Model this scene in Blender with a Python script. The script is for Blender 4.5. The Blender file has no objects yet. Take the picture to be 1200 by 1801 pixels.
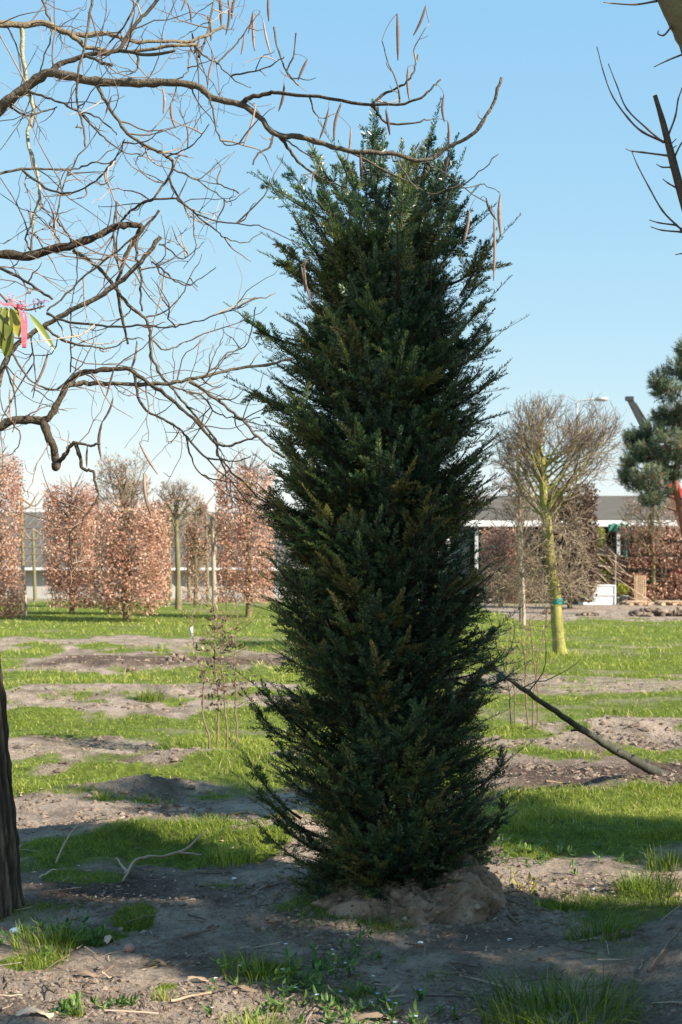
import bpy, math
import numpy as np
from mathutils import Vector
rs = np.random.RandomState(7)
S = bpy.context.scene
COL = S.collection

# ------------------------------------------------------------------ camera, sky, sun
FPX, HZ, EYE = 2200.0, 985.0, 1.6          # focal length in photo pixels, horizon row, eye height
cam = bpy.data.cameras.new('camera'); camo = bpy.data.objects.new('camera', cam); COL.objects.link(camo)
camo.location = (0, 0, EYE); camo.rotation_euler = (math.radians(90), 0, 0)
cam.sensor_fit = 'VERTICAL'; cam.sensor_height = 36.0; cam.lens = 36.0 * FPX / 1801.0
cam.shift_y = (HZ - 900.5) / 1801.0
cam.clip_start = 0.05; cam.clip_end = 3000
cam.dof.use_dof = True; cam.dof.focus_distance = 5.5; cam.dof.aperture_fstop = 6.3
S.camera = camo
EL, AZ = math.radians(33), math.radians(62)          # sun height; swing from behind the camera to the right
sunv = Vector((math.cos(EL) * math.sin(AZ), -math.cos(EL) * math.cos(AZ), math.sin(EL)))
w = bpy.data.worlds.new('World'); S.world = w; w.use_nodes = True
nt = w.node_tree; bg = nt.nodes['Background']
sky = nt.nodes.new('ShaderNodeTexSky'); sky.sky_type = 'NISHITA'; sky.sun_disc = False
sky.sun_elevation = EL; sky.sun_rotation = math.atan2(sunv.x, sunv.y)
sky.air_density = 1.0; sky.dust_density = 0.0; sky.ozone_density = 1.5; sky.altitude = 0
sp = nt.nodes.new('ShaderNodeSeparateColor'); cb = nt.nodes.new('ShaderNodeCombineColor'); nt.links.new(sky.outputs[0], sp.inputs[0])
for ch, (gain, pw) in enumerate([(.84, .66), (1.42, .38), (2.36, .12)]):      # the camera's soft shoulder in the bright sky, channel by channel
    a_ = nt.nodes.new('ShaderNodeMath'); a_.operation = 'POWER'; nt.links.new(sp.outputs[ch], a_.inputs[0]); a_.inputs[1].default_value = pw
    b_ = nt.nodes.new('ShaderNodeMath'); b_.operation = 'MULTIPLY'; nt.links.new(a_.outputs[0], b_.inputs[0]); b_.inputs[1].default_value = gain; nt.links.new(b_.outputs[0], cb.inputs[ch])
nt.links.new(cb.outputs[0], bg.inputs[0]); bg.inputs[1].default_value = 0.15
sl = bpy.data.lights.new('sun', 'SUN'); sl.energy = 5.0; sl.angle = math.radians(0.53); sl.color = (1.0, 0.92, 0.78)
so = bpy.data.objects.new('sun', sl); COL.objects.link(so)
so.rotation_euler = sunv.to_track_quat('Z', 'Y').to_euler(); so.location = (8, -6, 12)
S.view_settings.view_transform = 'Standard'; S.view_settings.look = 'None'
S.view_settings.exposure = 1.15; S.view_settings.gamma = 1.0

# ------------------------------------------------------------------ helpers
def gy(py): return FPX * EYE / (py - HZ)                      # distance of the ground seen on a photo row
def P(px, py, Y): return np.array([(px - 600) / FPX * Y, Y, EYE + (HZ - py) / FPX * Y])
def nrm(v): return v / np.maximum(np.linalg.norm(v, axis=-1, keepdims=True), 1e-9)

_perm = np.random.RandomState(3).rand(256, 256)
def vnoise(x, y):
    x = np.asarray(x, float); y = np.asarray(y, float)
    xi = np.floor(x).astype(int); yi = np.floor(y).astype(int)
    fx = x - xi; fy = y - yi; fx = fx * fx * (3 - 2 * fx); fy = fy * fy * (3 - 2 * fy)
    a = _perm[xi & 255, yi & 255]; b = _perm[(xi + 1) & 255, yi & 255]
    c = _perm[xi & 255, (yi + 1) & 255]; d = _perm[(xi + 1) & 255, (yi + 1) & 255]
    return (a * (1 - fx) + b * fx) * (1 - fy) + (c * (1 - fx) + d * fx) * fy
def fbm(x, y, o=4):
    s = 0; a = 1; t = 0
    for i in range(o):
        s = s + a * vnoise(x * 2 ** i + 17.3 * i, y * 2 ** i + 5.1 * i); t += a; a *= .5
    return s / t * 2 - 1
def sstep(a, b, x): t = np.clip((x - a) / (b - a), 0, 1); return t * t * (3 - 2 * t)

class MB:
    def __init__(s): s.v = []; s.q = []; s.t = []; s.c = []; s.n = 0
    def add(s, v, q=None, t=None, tint=0.5):
        v = np.asarray(v, float).reshape(-1, 3); s.v.append(v)
        s.c.append(np.broadcast_to(np.asarray(tint, float), (len(v),)).copy() if np.ndim(tint) == 0 else np.asarray(tint, float))
        if q is not None and len(q): s.q.append(np.asarray(q, int).reshape(-1, 4) + s.n)
        if t is not None and len(t): s.t.append(np.asarray(t, int).reshape(-1, 3) + s.n)
        s.n += len(v)
    def box(s, c, size, rz=0, tint=.5, ax=None):
        hx, hy, hz = [k / 2 for k in size]
        v = np.array([[x, y, z] for x in (-hx, hx) for y in (-hy, hy) for z in (-hz, hz)])
        if ax is not None: v = v @ np.array(ax)
        cz, sz = math.cos(rz), math.sin(rz)
        v = np.stack([v[:, 0] * cz - v[:, 1] * sz, v[:, 0] * sz + v[:, 1] * cz, v[:, 2]], 1) + np.array(c)
        s.add(v, [[0, 1, 3, 2], [4, 6, 7, 5], [0, 4, 5, 1], [2, 3, 7, 6], [0, 2, 6, 4], [1, 5, 7, 3]], tint=tint)
    def beam(s, a, b, w, h, tint=.5):
        a = np.array(a, float); b = np.array(b, float); d = b - a; L = np.linalg.norm(d); d = d / L
        u = np.cross(d, [0, 1, 0]) if abs(d[1]) < .9 else np.cross(d, [1, 0, 0]); u = u / np.linalg.norm(u); n = np.cross(d, u)
        s.box((a + b) / 2, (L, w, h), ax=[d, n, u], tint=tint)
    def tubes(s, Pn, R, k=5, tint=.5, cap=True):
        """Pn (n,m,3) centre lines, R (n,m) radii"""
        Pn = np.asarray(Pn, float); R = np.asarray(R, float); n, m, _ = Pn.shape
        if n == 0: return
        T = np.gradient(Pn, axis=1); T = nrm(T)
        D = nrm(Pn[:, -1] - Pn[:, 0]); ref = np.where(np.abs(D[:, 1:2]) < .8, [[0, 1., 0]], [[1., 0, 0]])
        B = nrm(np.cross(T, ref[:, None, :])); C = np.cross(T, B)
        a = np.arange(k) * 2 * math.pi / k
        V = Pn[:, :, None, :] + R[:, :, None, None] * (np.cos(a)[None, None, :, None] * B[:, :, None, :] + np.sin(a)[None, None, :, None] * C[:, :, None, :])
        i = np.arange(n)[:, None, None] * m * k; j = np.arange(m - 1)[None, :, None] * k; l = np.arange(k)[None, None, :]; l2 = (l + 1) % k
        q = np.stack([i + j + l, i + j + l2, i + j + k + l2, i + j + k + l], -1).reshape(-1, 4)
        tt = tint if np.ndim(tint) == 0 else np.repeat(np.asarray(tint), m * k)
        V = V.reshape(-1, 3)
        if cap:
            tips = Pn[:, -1]; V = np.concatenate([V, tips])
            ti = n * m * k + np.arange(n)[:, None] + np.zeros((1, k), int)
            e = np.arange(n)[:, None] * m * k + (m - 1) * k + np.arange(k)[None, :]; e2 = np.arange(n)[:, None] * m * k + (m - 1) * k + (np.arange(k)[None, :] + 1) % k
            tr = np.stack([e, e2, ti], -1).reshape(-1, 3)
            if np.ndim(tt): tt = np.concatenate([tt, np.asarray(tint)])
            s.add(V, q, tr, tt)
        else: s.add(V, q, None, tt)
    def tube(s, pts, rad, k=8, tint=.5, wob=0):
        pts = np.asarray(pts, float); rad = np.broadcast_to(np.asarray(rad, float), (len(pts),))
        if wob: rad = rad * (1 + wob * (rs.rand(len(pts)) - .5))
        s.tubes(pts[None], rad[None], k, tint)
    def lathe(s, c, prof, k=16, tint=.5, jig=0):
        a = np.arange(k) * 2 * math.pi / k; m = len(prof)
        V = []
        for r, z in prof:
            rr = r * (1 + jig * (rs.rand(k) - .5))
            V.append(np.stack([c[0] + rr * np.cos(a), c[1] + rr * np.sin(a), np.full(k, c[2] + z)], 1))
        V = np.concatenate(V); j = np.arange(m - 1)[:, None] * k; l = np.arange(k)[None]; l2 = (l + 1) % k
        s.add(V, np.stack([j + l, j + l2, j + k + l2, j + k + l], -1).reshape(-1, 4), tint=tint)
    def blob(s, c, r, tint=.5, jig=.25):
        """lumpy stone / clod"""
        g = _ico; v = g[0] * (1 + jig * (rs.rand(len(g[0]), 1) - .5) * 2) * np.array(r) + np.array(c); s.add(v, None, g[1], tint)
    def build(s, name, mat, parent=None, smooth=True, origin=None):
        me = bpy.data.meshes.new(name)
        v = np.concatenate(s.v) if s.v else np.zeros((0, 3))
        if origin is None and parent is not None: origin = parent['_o']
        if origin is not None: v = v - np.array(origin)
        q = np.concatenate(s.q) if s.q else np.zeros((0, 4), int); t = np.concatenate(s.t) if s.t else np.zeros((0, 3), int)
        me.vertices.add(len(v)); me.vertices.foreach_set('co', v.astype(np.float32).ravel())
        nl = len(q) * 4 + len(t) * 3; me.loops.add(nl)
        me.loops.foreach_set('vertex_index', np.concatenate([q.ravel(), t.ravel()]).astype(np.int32))
        me.polygons.add(len(q) + len(t))
        st = np.concatenate([np.arange(len(q)) * 4, len(q) * 4 + np.arange(len(t)) * 3]).astype(np.int32)
        me.polygons.foreach_set('loop_start', st)
        me.polygons.foreach_set('use_smooth', np.full(len(q) + len(t), smooth))
        at = me.attributes.new('tint', 'FLOAT', 'POINT'); at.data.foreach_set('value', np.concatenate(s.c).astype(np.float32) if s.c else np.zeros(0, np.float32))
        me.update(calc_edges=True); me.materials.append(mat)
        o = bpy.data.objects.new(name, me); COL.objects.link(o)
        if parent is not None: o.parent = parent
        elif origin is not None: o.location = origin
        return o
def _mk_ico():
    t = (1 + 5 ** .5) / 2
    v = [(-1, t, 0), (1, t, 0), (-1, -t, 0), (1, -t, 0), (0, -1, t), (0, 1, t), (0, -1, -t), (0, 1, -t), (t, 0, -1), (t, 0, 1), (-t, 0, -1), (-t, 0, 1)]
    f = [(0, 11, 5), (0, 5, 1), (0, 1, 7), (0, 7, 10), (0, 10, 11), (1, 5, 9), (5, 11, 4), (11, 10, 2), (10, 7, 6), (7, 1, 8), (3, 9, 4), (3, 4, 2), (3, 2, 6), (3, 6, 8), (3, 8, 9), (4, 9, 5), (2, 4, 11), (6, 2, 10), (8, 6, 7), (9, 8, 1)]
    v = [np.array(p) / np.linalg.norm(p) for p in v]
    d = {}; F = []
    def mid(a, b):
        k = (min(a, b), max(a, b))
        if k not in d: m = v[a] + v[b]; v.append(m / np.linalg.norm(m)); d[k] = len(v) - 1
        return d[k]
    for a, b, c in f:
        x, y, z = mid(a, b), mid(b, c), mid(c, a); F += [(a, x, z), (b, y, x), (c, z, y), (x, y, z)]
    return np.array(v), np.array(F)
_ico = _mk_ico()

def thing(name, label, cat, loc, group=None):
    o = bpy.data.objects.new(name, None); COL.objects.link(o); o.empty_display_size = .1
    o.location = tuple(float(k) for k in loc); o['label'] = label; o['category'] = cat; o['_o'] = [float(k) for k in loc]
    if group: o['group'] = group
    return o
def tag(o, label, cat, group=None, kind=None):
    o['label'] = label; o['category'] = cat
    if group: o['group'] = group
    if kind: o['kind'] = kind
    return o

# ------------------------------------------------------------------ materials
def mat(name, ramp, rough=.8, transl=0, noise=0, nscale=5, spec=.3, bump=0, bscale=40, tcol=None, use='tint', mapz=1.0):
    """ramp: list of (pos, rgb) read by the tint attribute shifted by noise"""
    m = bpy.data.materials.new(name); m.use_nodes = True; t = m.node_tree; N = t.nodes; L = t.links
    b = N['Principled BSDF']; b.inputs['Roughness'].default_value = rough; b.inputs['Specular IOR Level'].default_value = spec
    tc = N.new('ShaderNodeTexCoord'); mp = N.new('ShaderNodeMapping'); L.new(tc.outputs['Object'], mp.inputs[0]); mp.inputs['Scale'].default_value = (1, 1, mapz)
    at = N.new('ShaderNodeAttribute'); at.attribute_name = use
    src = at.outputs['Fac']
    if noise:
        no = N.new('ShaderNodeTexNoise'); no.inputs['Scale'].default_value = nscale; no.inputs['Detail'].default_value = 6; no.inputs['Roughness'].default_value = .65; L.new(mp.outputs[0], no.inputs['Vector'])
        a = N.new('ShaderNodeMath'); a.operation = 'MULTIPLY_ADD'; L.new(no.outputs['Fac'], a.inputs[0]); a.inputs[1].default_value = noise * 2; 
        c = N.new('ShaderNodeMath'); c.operation = 'SUBTRACT'; L.new(src, c.inputs[0]); c.inputs[1].default_value = noise
        L.new(c.outputs[0], a.inputs[2]); src = a.outputs[0]
    cr = N.new('ShaderNodeValToRGB'); L.new(src, cr.inputs[0]); el = cr.color_ramp.elements
    while len(el) > 1: el.remove(el[-1])
    el[0].position = ramp[0][0]; el[0].color = (*ramp[0][1], 1)
    for p, c in ramp[1:]: e = el.new(p); e.color = (*c, 1)
    L.new(cr.outputs[0], b.inputs['Base Color'])
    if bump:
        n2 = N.new('ShaderNodeTexNoise'); n2.inputs['Scale'].default_value = bscale; n2.inputs['Detail'].default_value = 5; L.new(mp.outputs[0], n2.inputs['Vector'])
        bm = N.new('ShaderNodeBump'); bm.inputs['Strength'].default_value = bump; bm.inputs['Distance'].default_value = .02; L.new(n2.outputs['Fac'], bm.inputs['Height']); L.new(bm.outputs[0], b.inputs['Normal'])
    if transl:
        tr = N.new('ShaderNodeBsdfTranslucent'); mx = N.new('ShaderNodeMixShader'); mx.inputs[0].default_value = transl
        if tcol:
            g = N.new('ShaderNodeMix'); g.data_type = 'RGBA'; g.blend_type = 'MULTIPLY'; g.inputs[0].default_value = 1; L.new(cr.outputs[0], g.inputs[6]); g.inputs[7].default_value = (*tcol, 1); L.new(g.outputs[2], tr.inputs[0])
        else: L.new(cr.outputs[0], tr.inputs[0])
        L.new(b.outputs[0], mx.inputs[1]); L.new(tr.outputs[0], mx.inputs[2]); L.new(mx.outputs[0], N['Material Output'].inputs[0])
    return m
M = {}
M['yew'] = mat('yew_needles', [(0, (.011, .032, .020)), (.3, (.034, .080, .045)), (.6, (.088, .155, .070)), (.8, (.17, .21, .065)), (1, (.24, .205, .075))], rough=.33, transl=.25, spec=.6, noise=.08, nscale=3, tcol=(1.0, 1.3, .75))
M['yewbark'] = mat('yew_bark', [(0, (.03, .018, .012)), (1, (.10, .055, .038))], rough=.9, noise=.4, nscale=30, bump=.5)
M['catalpa'] = mat('catalpa_bark', [(0, (.03, .022, .015)), (.35, (.075, .055, .036)), (.62, (.125, .10, .072)), (1, (.24, .20, .15))], rough=.9, noise=.35, nscale=22, bump=.7, bscale=70)
M['lichen'] = mat('lichened_bark', [(0, (.10, .08, .05)), (.35, (.19, .15, .10)), (.6, (.30, .27, .16)), (1, (.40, .38, .25))], rough=.95, noise=.38, nscale=14, bump=.8, bscale=60)
M['twig'] = mat('catalpa_twig', [(0, (.07, .045, .032)), (.5, (.20, .13, .09)), (1, (.42, .32, .24))], rough=.85, noise=.25, nscale=12)
M['pod'] = mat('catalpa_pod', [(0, (.07, .042, .034)), (.5, (.17, .105, .08)), (1, (.42, .30, .23))], rough=.6, noise=.2, nscale=25, bump=.2)
M['trunk'] = mat('rough_trunk_bark', [(0, (.012, .009, .007)), (.5, (.07, .052, .04)), (1, (.21, .165, .13))], rough=.95, noise=.5, nscale=22, bump=1.0, bscale=45, mapz=.25)
M['moss'] = mat('mossy_bark', [(0, (.07, .05, .033)), (.35, (.15, .125, .055)), (.6, (.27, .25, .07)), (1, (.40, .37, .14))], rough=.95, noise=.5, nscale=7, bump=.7, bscale=30)
M['duskmoss'] = mat('dull_mossy_bark', [(0, (.07, .05, .035)), (.4, (.15, .12, .065)), (1, (.27, .24, .12))], rough=.95, noise=.5, nscale=7, bump=.7, bscale=30)
M['hornbeamtwig'] = mat('hornbeam_twig', [(0, (.09, .06, .045)), (.5, (.23, .165, .125)), (1, (.38, .31, .20))], rough=.9, noise=.25, nscale=4)
M['pole'] = mat('mottled_grey_bark_shaded', [(0, (.025, .025, .02)), (.5, (.07, .07, .052)), (1, (.19, .19, .15))], rough=.95, noise=.55, nscale=12, bump=.6)  # mottled grey bark, darkened further to carry the shade it lies in
M['post'] = mat('weathered_wood', [(0, (.18, .13, .09)), (1, (.5, .4, .3))], rough=.9, noise=.4, nscale=12, bump=.4)
M['beech'] = mat('dry_russet_leaves', [(0, (.14, .052, .034)), (.3, (.38, .18, .118)), (.65, (.58, .345, .245)), (1, (.75, .54, .42))], rough=.65, transl=.3, noise=.1, nscale=2)
M['grass'] = mat('grass_blades', [(0, (.06, .105, .012)), (.35, (.16, .21, .028)), (.7, (.31, .35, .055)), (1, (.56, .47, .20))], rough=.55, transl=.35, noise=.16, nscale=1.1, tcol=(1.2, 1.3, .6))
M['weed'] = mat('weed_leaves', [(0, (.04, .09, .02)), (.5, (.10, .19, .04)), (1, (.22, .30, .07))], rough=.5, transl=.3)
M['yellowleaf'] = mat('yellowing_leaves', [(0, (.25, .22, .05)), (1, (.55, .42, .14))], rough=.6, transl=.3)
M['flower'] = mat('white_petals', [(0, (.6, .6, .58)), (1, (.85, .85, .8))], rough=.6, transl=.2)
M['blueflower'] = mat('pale_blue_petals', [(0, (.35, .38, .6)), (1, (.6, .62, .8))], rough=.6, transl=.2)
M['pine'] = mat('pine_needles', [(0, (.04, .075, .045)), (.5, (.12, .17, .10)), (1, (.30, .34, .17))], rough=.55, transl=.12, noise=.15, nscale=1.5)
M['pinebark'] = mat('pine_bark', [(0, (.16, .07, .045)), (1, (.36, .19, .12))], rough=.9, noise=.4, nscale=9, bump=.6)
M['darkleaf'] = mat('dark_brown_leaves', [(0, (.04, .024, .018)), (.6, (.11, .066, .046)), (1, (.24, .16, .11))], rough=.7, transl=.15)
M['box'] = mat('golden_green_boxwood', [(0, (.10, .13, .02)), (.5, (.28, .31, .04)), (1, (.5, .48, .08))], rough=.6, transl=.25)
M['greenhedge'] = mat('dull_green_leaves', [(0, (.03, .05, .02)), (1, (.12, .15, .06))], rough=.7, transl=.15)
M['deadleaf'] = mat('dead_leaves', [(0, (.06, .035, .026)), (.5, (.17, .11, .08)), (1, (.38, .28, .20))], rough=.7, transl=.15)
M['litter'] = mat('leaf_litter', [(0, (.05, .035, .028)), (.5, (.17, .115, .085)), (1, (.46, .34, .25))], rough=.85)
M['clod'] = mat('soil_clods', [(0, (.10, .072, .056)), (1, (.31, .235, .18))], rough=1, noise=.3, nscale=14, bump=.7, bscale=60, spec=.1)
M['rootball'] = mat('caked_root_ball_soil', [(0, (.11, .072, .05)), (.5, (.27, .18, .125)), (1, (.42, .31, .22))], rough=1, noise=.45, nscale=9, bump=.9, bscale=35, spec=.1)
M['stick'] = mat('dry_wood', [(0, (.14, .095, .065)), (.5, (.34, .24, .16)), (1, (.58, .45, .32))], rough=.85, noise=.3, nscale=15, bump=.3)
M['stone'] = mat('reddish_stone', [(0, (.26, .13, .10)), (1, (.42, .26, .2))], rough=.8, noise=.3, nscale=30)
M['white'] = mat('white_painted_panel', [(0, (.74, .75, .76)), (1, (.84, .84, .84))], rough=.5, noise=.3, nscale=5)
M['wall'] = mat('pale_rendered_wall', [(0, (.34, .33, .31)), (1, (.48, .47, .44))], rough=.85, noise=.5, nscale=.8)
M['roof'] = mat('grey_corrugated_roof', [(0, (.07, .06, .05)), (1, (.17, .15, .13))], rough=1, spec=.05, noise=.35, nscale=1.2)
M['roofrib'] = mat('grey_roof_ribs', [(0, (.11, .11, .11)), (1, (.18, .175, .17))], rough=.6, noise=.3, nscale=2)
M['dark'] = mat('dark_shed_boards', [(0, (.07, .065, .055)), (1, (.17, .15, .13))], rough=.8, noise=.4, nscale=1.5)
M['red'] = mat('red_machine_paint', [(0, (.50, .03, .03)), (1, (.68, .06, .06))], rough=.35, noise=.3, nscale=3, spec=.5)
M['black'] = mat('black_steel', [(0, (.02, .022, .025)), (1, (.06, .06, .065))], rough=.5, noise=.3, nscale=3)
M['rubber'] = mat('black_rubber', [(0, (.02, .02, .02)), (1, (.05, .05, .05))], rough=.9, noise=.3)
M['glass'] = mat('dark_cab_glass', [(0, (.04, .05, .06)), (1, (.06, .07, .08))], rough=.08, spec=.6)
M['galv'] = mat('galvanised_steel', [(0, (.35, .36, .37)), (1, (.5, .5, .5))], rough=.5, noise=.3)
M['teal'] = mat('turquoise_tape', [(0, (.03, .20, .18)), (1, (.06, .30, .27))], rough=.5)
M['green'] = mat('green_netting', [(0, (.02, .16, .11)), (1, (.05, .28, .20))], rough=.7, noise=.4, nscale=3)
M['pot'] = mat('grey_plastic_pot', [(0, (.13, .15, .15)), (1, (.22, .24, .24))], rough=.6, noise=.3)
M['pallet'] = mat('pale_pallet_wood', [(0, (.40, .27, .17)), (1, (.66, .49, .34))], rough=.9, noise=.3, nscale=5)
M['pink'] = mat('pink_ribbon', [(0, (.38, .04, .08)), (1, (.66, .20, .25))], rough=.5, transl=.25)
M['bigleaf'] = mat('glossy_olive_leaf', [(0, (.09, .11, .02)), (.5, (.22, .26, .04)), (1, (.50, .42, .07))], rough=.35, transl=.25, spec=.5, noise=.15, nscale=20)
M['bud'] = mat('blue_pink_buds', [(0, (.12, .13, .26)), (1, (.75, .35, .38))], rough=.6)

# ground material
def ground_mat():
    m = bpy.data.materials.new('soil_and_turf'); m.use_nodes = True; t = m.node_tree; N = t.nodes; L = t.links; b = N['Principled BSDF']
    b.inputs['Roughness'].default_value = 1; b.inputs['Specular IOR Level'].default_value = .1
    tc = N.new('ShaderNodeTexCoord')
    def noise(s, d=8, r=.6):
        n = N.new('ShaderNodeTexNoise'); n.inputs['Scale'].default_value = s; n.inputs['Detail'].default_value = d; n.inputs['Roughness'].default_value = r; L.new(tc.outputs['Object'], n.inputs['Vector']); return n.outputs['Fac']
    def ramp(f, els):
        c = N.new('ShaderNodeValToRGB'); L.new(f, c.inputs[0]); e = c.color_ramp.elements
        e[0].position, e[0].color = els[0][0], (*els[0][1], 1); e[1].position, e[1].color = els[-1][0], (*els[-1][1], 1)
        for p, k in els[1:-1]: x = e.new(p); x.color = (*k, 1)
        return c.outputs[0]
    soil = ramp(noise(3.2, 12, .78), [(.30, (.12, .09, .072)), (.44, (.26, .20, .16)), (.56, (.43, .335, .265)), (.72, (.56, .455, .37))])
    speck = ramp(noise(55, 3, .8), [(.33, (.45, .42, .4)), (.5, (1, 1, 1)), (.75, (1.15, 1.12, 1.08))])
    mu = N.new('ShaderNodeMix'); mu.data_type = 'RGBA'; mu.blend_type = 'MULTIPLY'; mu.inputs[0].default_value = .8; L.new(soil, mu.inputs[6]); L.new(speck, mu.inputs[7])
    lit = ramp(noise(38, 6, .8), [(.35, (.05, .035, .028)), (.55, (.15, .10, .078)), (.75, (.34, .25, .19))])
    a2 = N.new('ShaderNodeAttribute'); a2.attribute_name = 'litter'
    m1 = N.new('ShaderNodeMix'); m1.data_type = 'RGBA'; L.new(a2.outputs['Fac'], m1.inputs[0]); L.new(mu.outputs[2], m1.inputs[6]); L.new(lit, m1.inputs[7])
    gr = ramp(noise(14, 8, .7), [(.3, (.06, .07, .02)), (.5, (.13, .17, .03)), (.7, (.24, .27, .06))])
    a1 = N.new('ShaderNodeAttribute'); a1.attribute_name = 'turf'
    m2 = N.new('ShaderNodeMix'); m2.data_type = 'RGBA'; L.new(a1.outputs['Fac'], m2.inputs[0]); L.new(m1.outputs[2], m2.inputs[6]); L.new(gr, m2.inputs[7])
    L.new(m2.outputs[2], b.inputs['Base Color'])
    nb = noise(26, 10, .75); nb2 = noise(150, 3, .7); ad = N.new('ShaderNodeMath'); ad.operation = 'MULTIPLY_ADD'; L.new(nb2, ad.inputs[0]); ad.inputs[1].default_value = .25; L.new(nb, ad.inputs[2])
    bm = N.new('ShaderNodeBump'); bm.inputs['Strength'].default_value = .9; bm.inputs['Distance'].default_value = .05; L.new(ad.outputs[0], bm.inputs['Height']); L.new(bm.outputs[0], b.inputs['Normal'])
    return m

# ------------------------------------------------------------------ the ground
# bare strips between the turf, as they lie across the field: (row top, row bottom, left, right, strength)
_st = [(1120, 1141, -400, 345, .9), (1146, 1182, 60, 500, .9), (1203, 1224, 20, 520, .9), (1232, 1270, -400, 335, 1), (1228, 1250, 330, 520, .8),
       (1298, 1332, -400, 255, .8), (1318, 1342, 270, 520, .9), (1344, 1359, 90, 300, .8), (1370, 1390, 200, 360, .85), (1400, 1482, -500, 560, 1),
       (1062, 1090, 870, 1500, .9), (1128, 1139, 940, 1300, .5), (1188, 1226, 850, 1500, .75), (1262, 1291, 930, 1500, .9), (1293, 1322, 800, 1040, .9), (1290, 1318, 1080, 1500, .9), (1333, 1398, 840, 1500, 1),
       (1393, 1414, 860, 1050, .8), (1058, 1070, 280, 480, .5), (1045, 1058, -900, 2400, .7)]
STR = []
for a, b, xa, xb, s in _st:
    y1, y0 = gy(a), gy(b); ym = gy((a + b) / 2); STR.append(((y0 + y1) / 2, (y1 - y0) / 2 * 1.18, (xa - 600) / FPX * ym, (xb - 600) / FPX * ym, s))
# turf patches in the bare foreground: centre px, row, half width m, half depth m, strength
_pt = [(280, 1500, .75, .30, .95), (430, 1502, .3, .3, .9), (140, 1545, .22, .14, .8), (240, 1622, .10, .14, .8), (60, 1690, .14, .12, .9), (150, 1652, .16, .10, .7), (1050, 1432, 1.6, .38, 1.0), (930, 1500, .20, .22, .7),
       (480, 1705, .16, .10, .6), (1130, 1575, .16, .22, .6), (1000, 1604, .12, .08, .8), (700, 1690, .05, .03, .3), (1080, 1700, .12, .08, .3), (1080, 1478, .8, .22, .45), (380, 1568, .12, .07, .5),
       (400, 1640, .05, .04, .3), (290, 1735, .05, .05, .6), (1180, 1470, .5, .2, .4)]
PT = [((p - 600) / FPX * gy(r), gy(r), a, b, s) for p, r, a, b, s in _pt]
YF = gy(1488)
def turf(x, y):
    wx = x + .10 * fbm(x * 1.3 + 9, y * 1.3, 3) * np.maximum(y, 3) * .12; wy = y + fbm(x * .9, y * .7 + 3, 4) * .045 * np.maximum(y, 4)
    g = np.ones_like(x)
    for cy, hy, xa, xb, s in STR:
        d = 1 - sstep(.72, 1.12, np.abs(wy - cy) / hy + .42 * fbm(x * 2.2, y * 3 + 9, 4)); e = sstep(xa - .35, xa + .15, wx) * (1 - sstep(xb - .15, xb + .35, wx))
        g = g * (1 - s * d * e)
    g = g * (.4 + .6 * sstep(-.42, -.12, fbm(x * .6 + 40, y * 1.9 + 7, 5)))
    f = 1 - sstep(YF - .25, YF + .25, wy); g = g * (1 - f) + f * (.03 + .42 * sstep(-.02, .26, fbm(x * 1.5 + 21, y * 1.6 + 3, 4)))
    for cx, cy, a, b, s in PT:
        r = np.sqrt(((x - cx) / a) ** 2 + ((y - cy) / b) ** 2) + .5 * fbm(x * 4, y * 4 + 2, 3)
        g = np.maximum(g, s * (1 - sstep(.7, 1.15, r)))
    return g
YT = 5.8; TX = (685 - 600) / FPX * YT
MX, MY = 1.95, 4.75
def gh(x, y):
    x = np.asarray(x, float); y = np.asarray(y, float)
    n = .035 * fbm(x * .9, y * 1.6, 4) + .018 * fbm(x * 5, y * 7 + 3, 4) * np.clip(12 / np.maximum(y, 3), .5, 1)
    fur = np.zeros_like(n)
    for cy, hy, xa, xb, s in STR:
        if cy < 30: 
            e = sstep(xa - .5, xa + .3, x) * (1 - sstep(xb - .3, xb + .5, x)); u = (y - cy) / hy
            fur = fur + s * e * (.105 * np.exp(-((u + .7) / .45) ** 2) * (.5 + vnoise(x * 3.3 + cy, y * 3)) - .045 * np.exp(-((u - .3) / .6) ** 2)) * (.4 + .8 * vnoise(x * 1.3 + cy * 7, y))
    fur = fur - .07 * np.exp(-(((x - P(60, 1450, gy(1450))[0]) / .35) ** 2 + ((y - gy(1450)) / .25) ** 2))
    fur = fur - .08 * np.exp(-(((x - P(955, 1385, gy(1385))[0]) / .3) ** 2 + ((y - gy(1385)) / .2) ** 2))
    d = ((x - TX) / .75) ** 2 + ((y - YT) / .7) ** 2
    n = n + fur + .07 * np.exp(-d) + .42 * np.exp(-(((x - MX) / .55) ** 2 + ((y - MY) / .75) ** 2))
    n = n + .02 * np.abs(fbm(x * 3 + 11, y * 4, 3)) * (y < 9) + .011 * fbm(x * 15, y * 15 + 4, 3) * np.clip(9 / np.maximum(y, 3), .4, 1)
    return n
def litterf(x, y):
    L = np.zeros_like(x)
    for (a, b, xa, xb, s) in [(1148, 1182, 80, 500, 1), (1333, 1396, 880, 1500, 1), (1532, 1600, 60, 300, 1), (1560, 1600, 250, 420, .3)]:
        y1, y0 = gy(a), gy(b); ym = gy((a + b) / 2); cy, hy = (y0 + y1) / 2, (y1 - y0) / 2
        L = np.maximum(L, s * (1 - sstep(.6, 1.3, np.abs(y - cy) / hy + .4 * fbm(x * 2, y * 2, 3))) * sstep((xa - 600) / FPX * ym - .3, (xa - 600) / FPX * ym + .2, x) * (1 - sstep((xb - 600) / FPX * ym - .2, (xb - 600) / FPX * ym + .3, x)))
    return np.maximum(L, .45 * sstep(.1, .4, fbm(x * 1.7 + 60, y * 2.2, 4)) * (y < 12))
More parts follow.
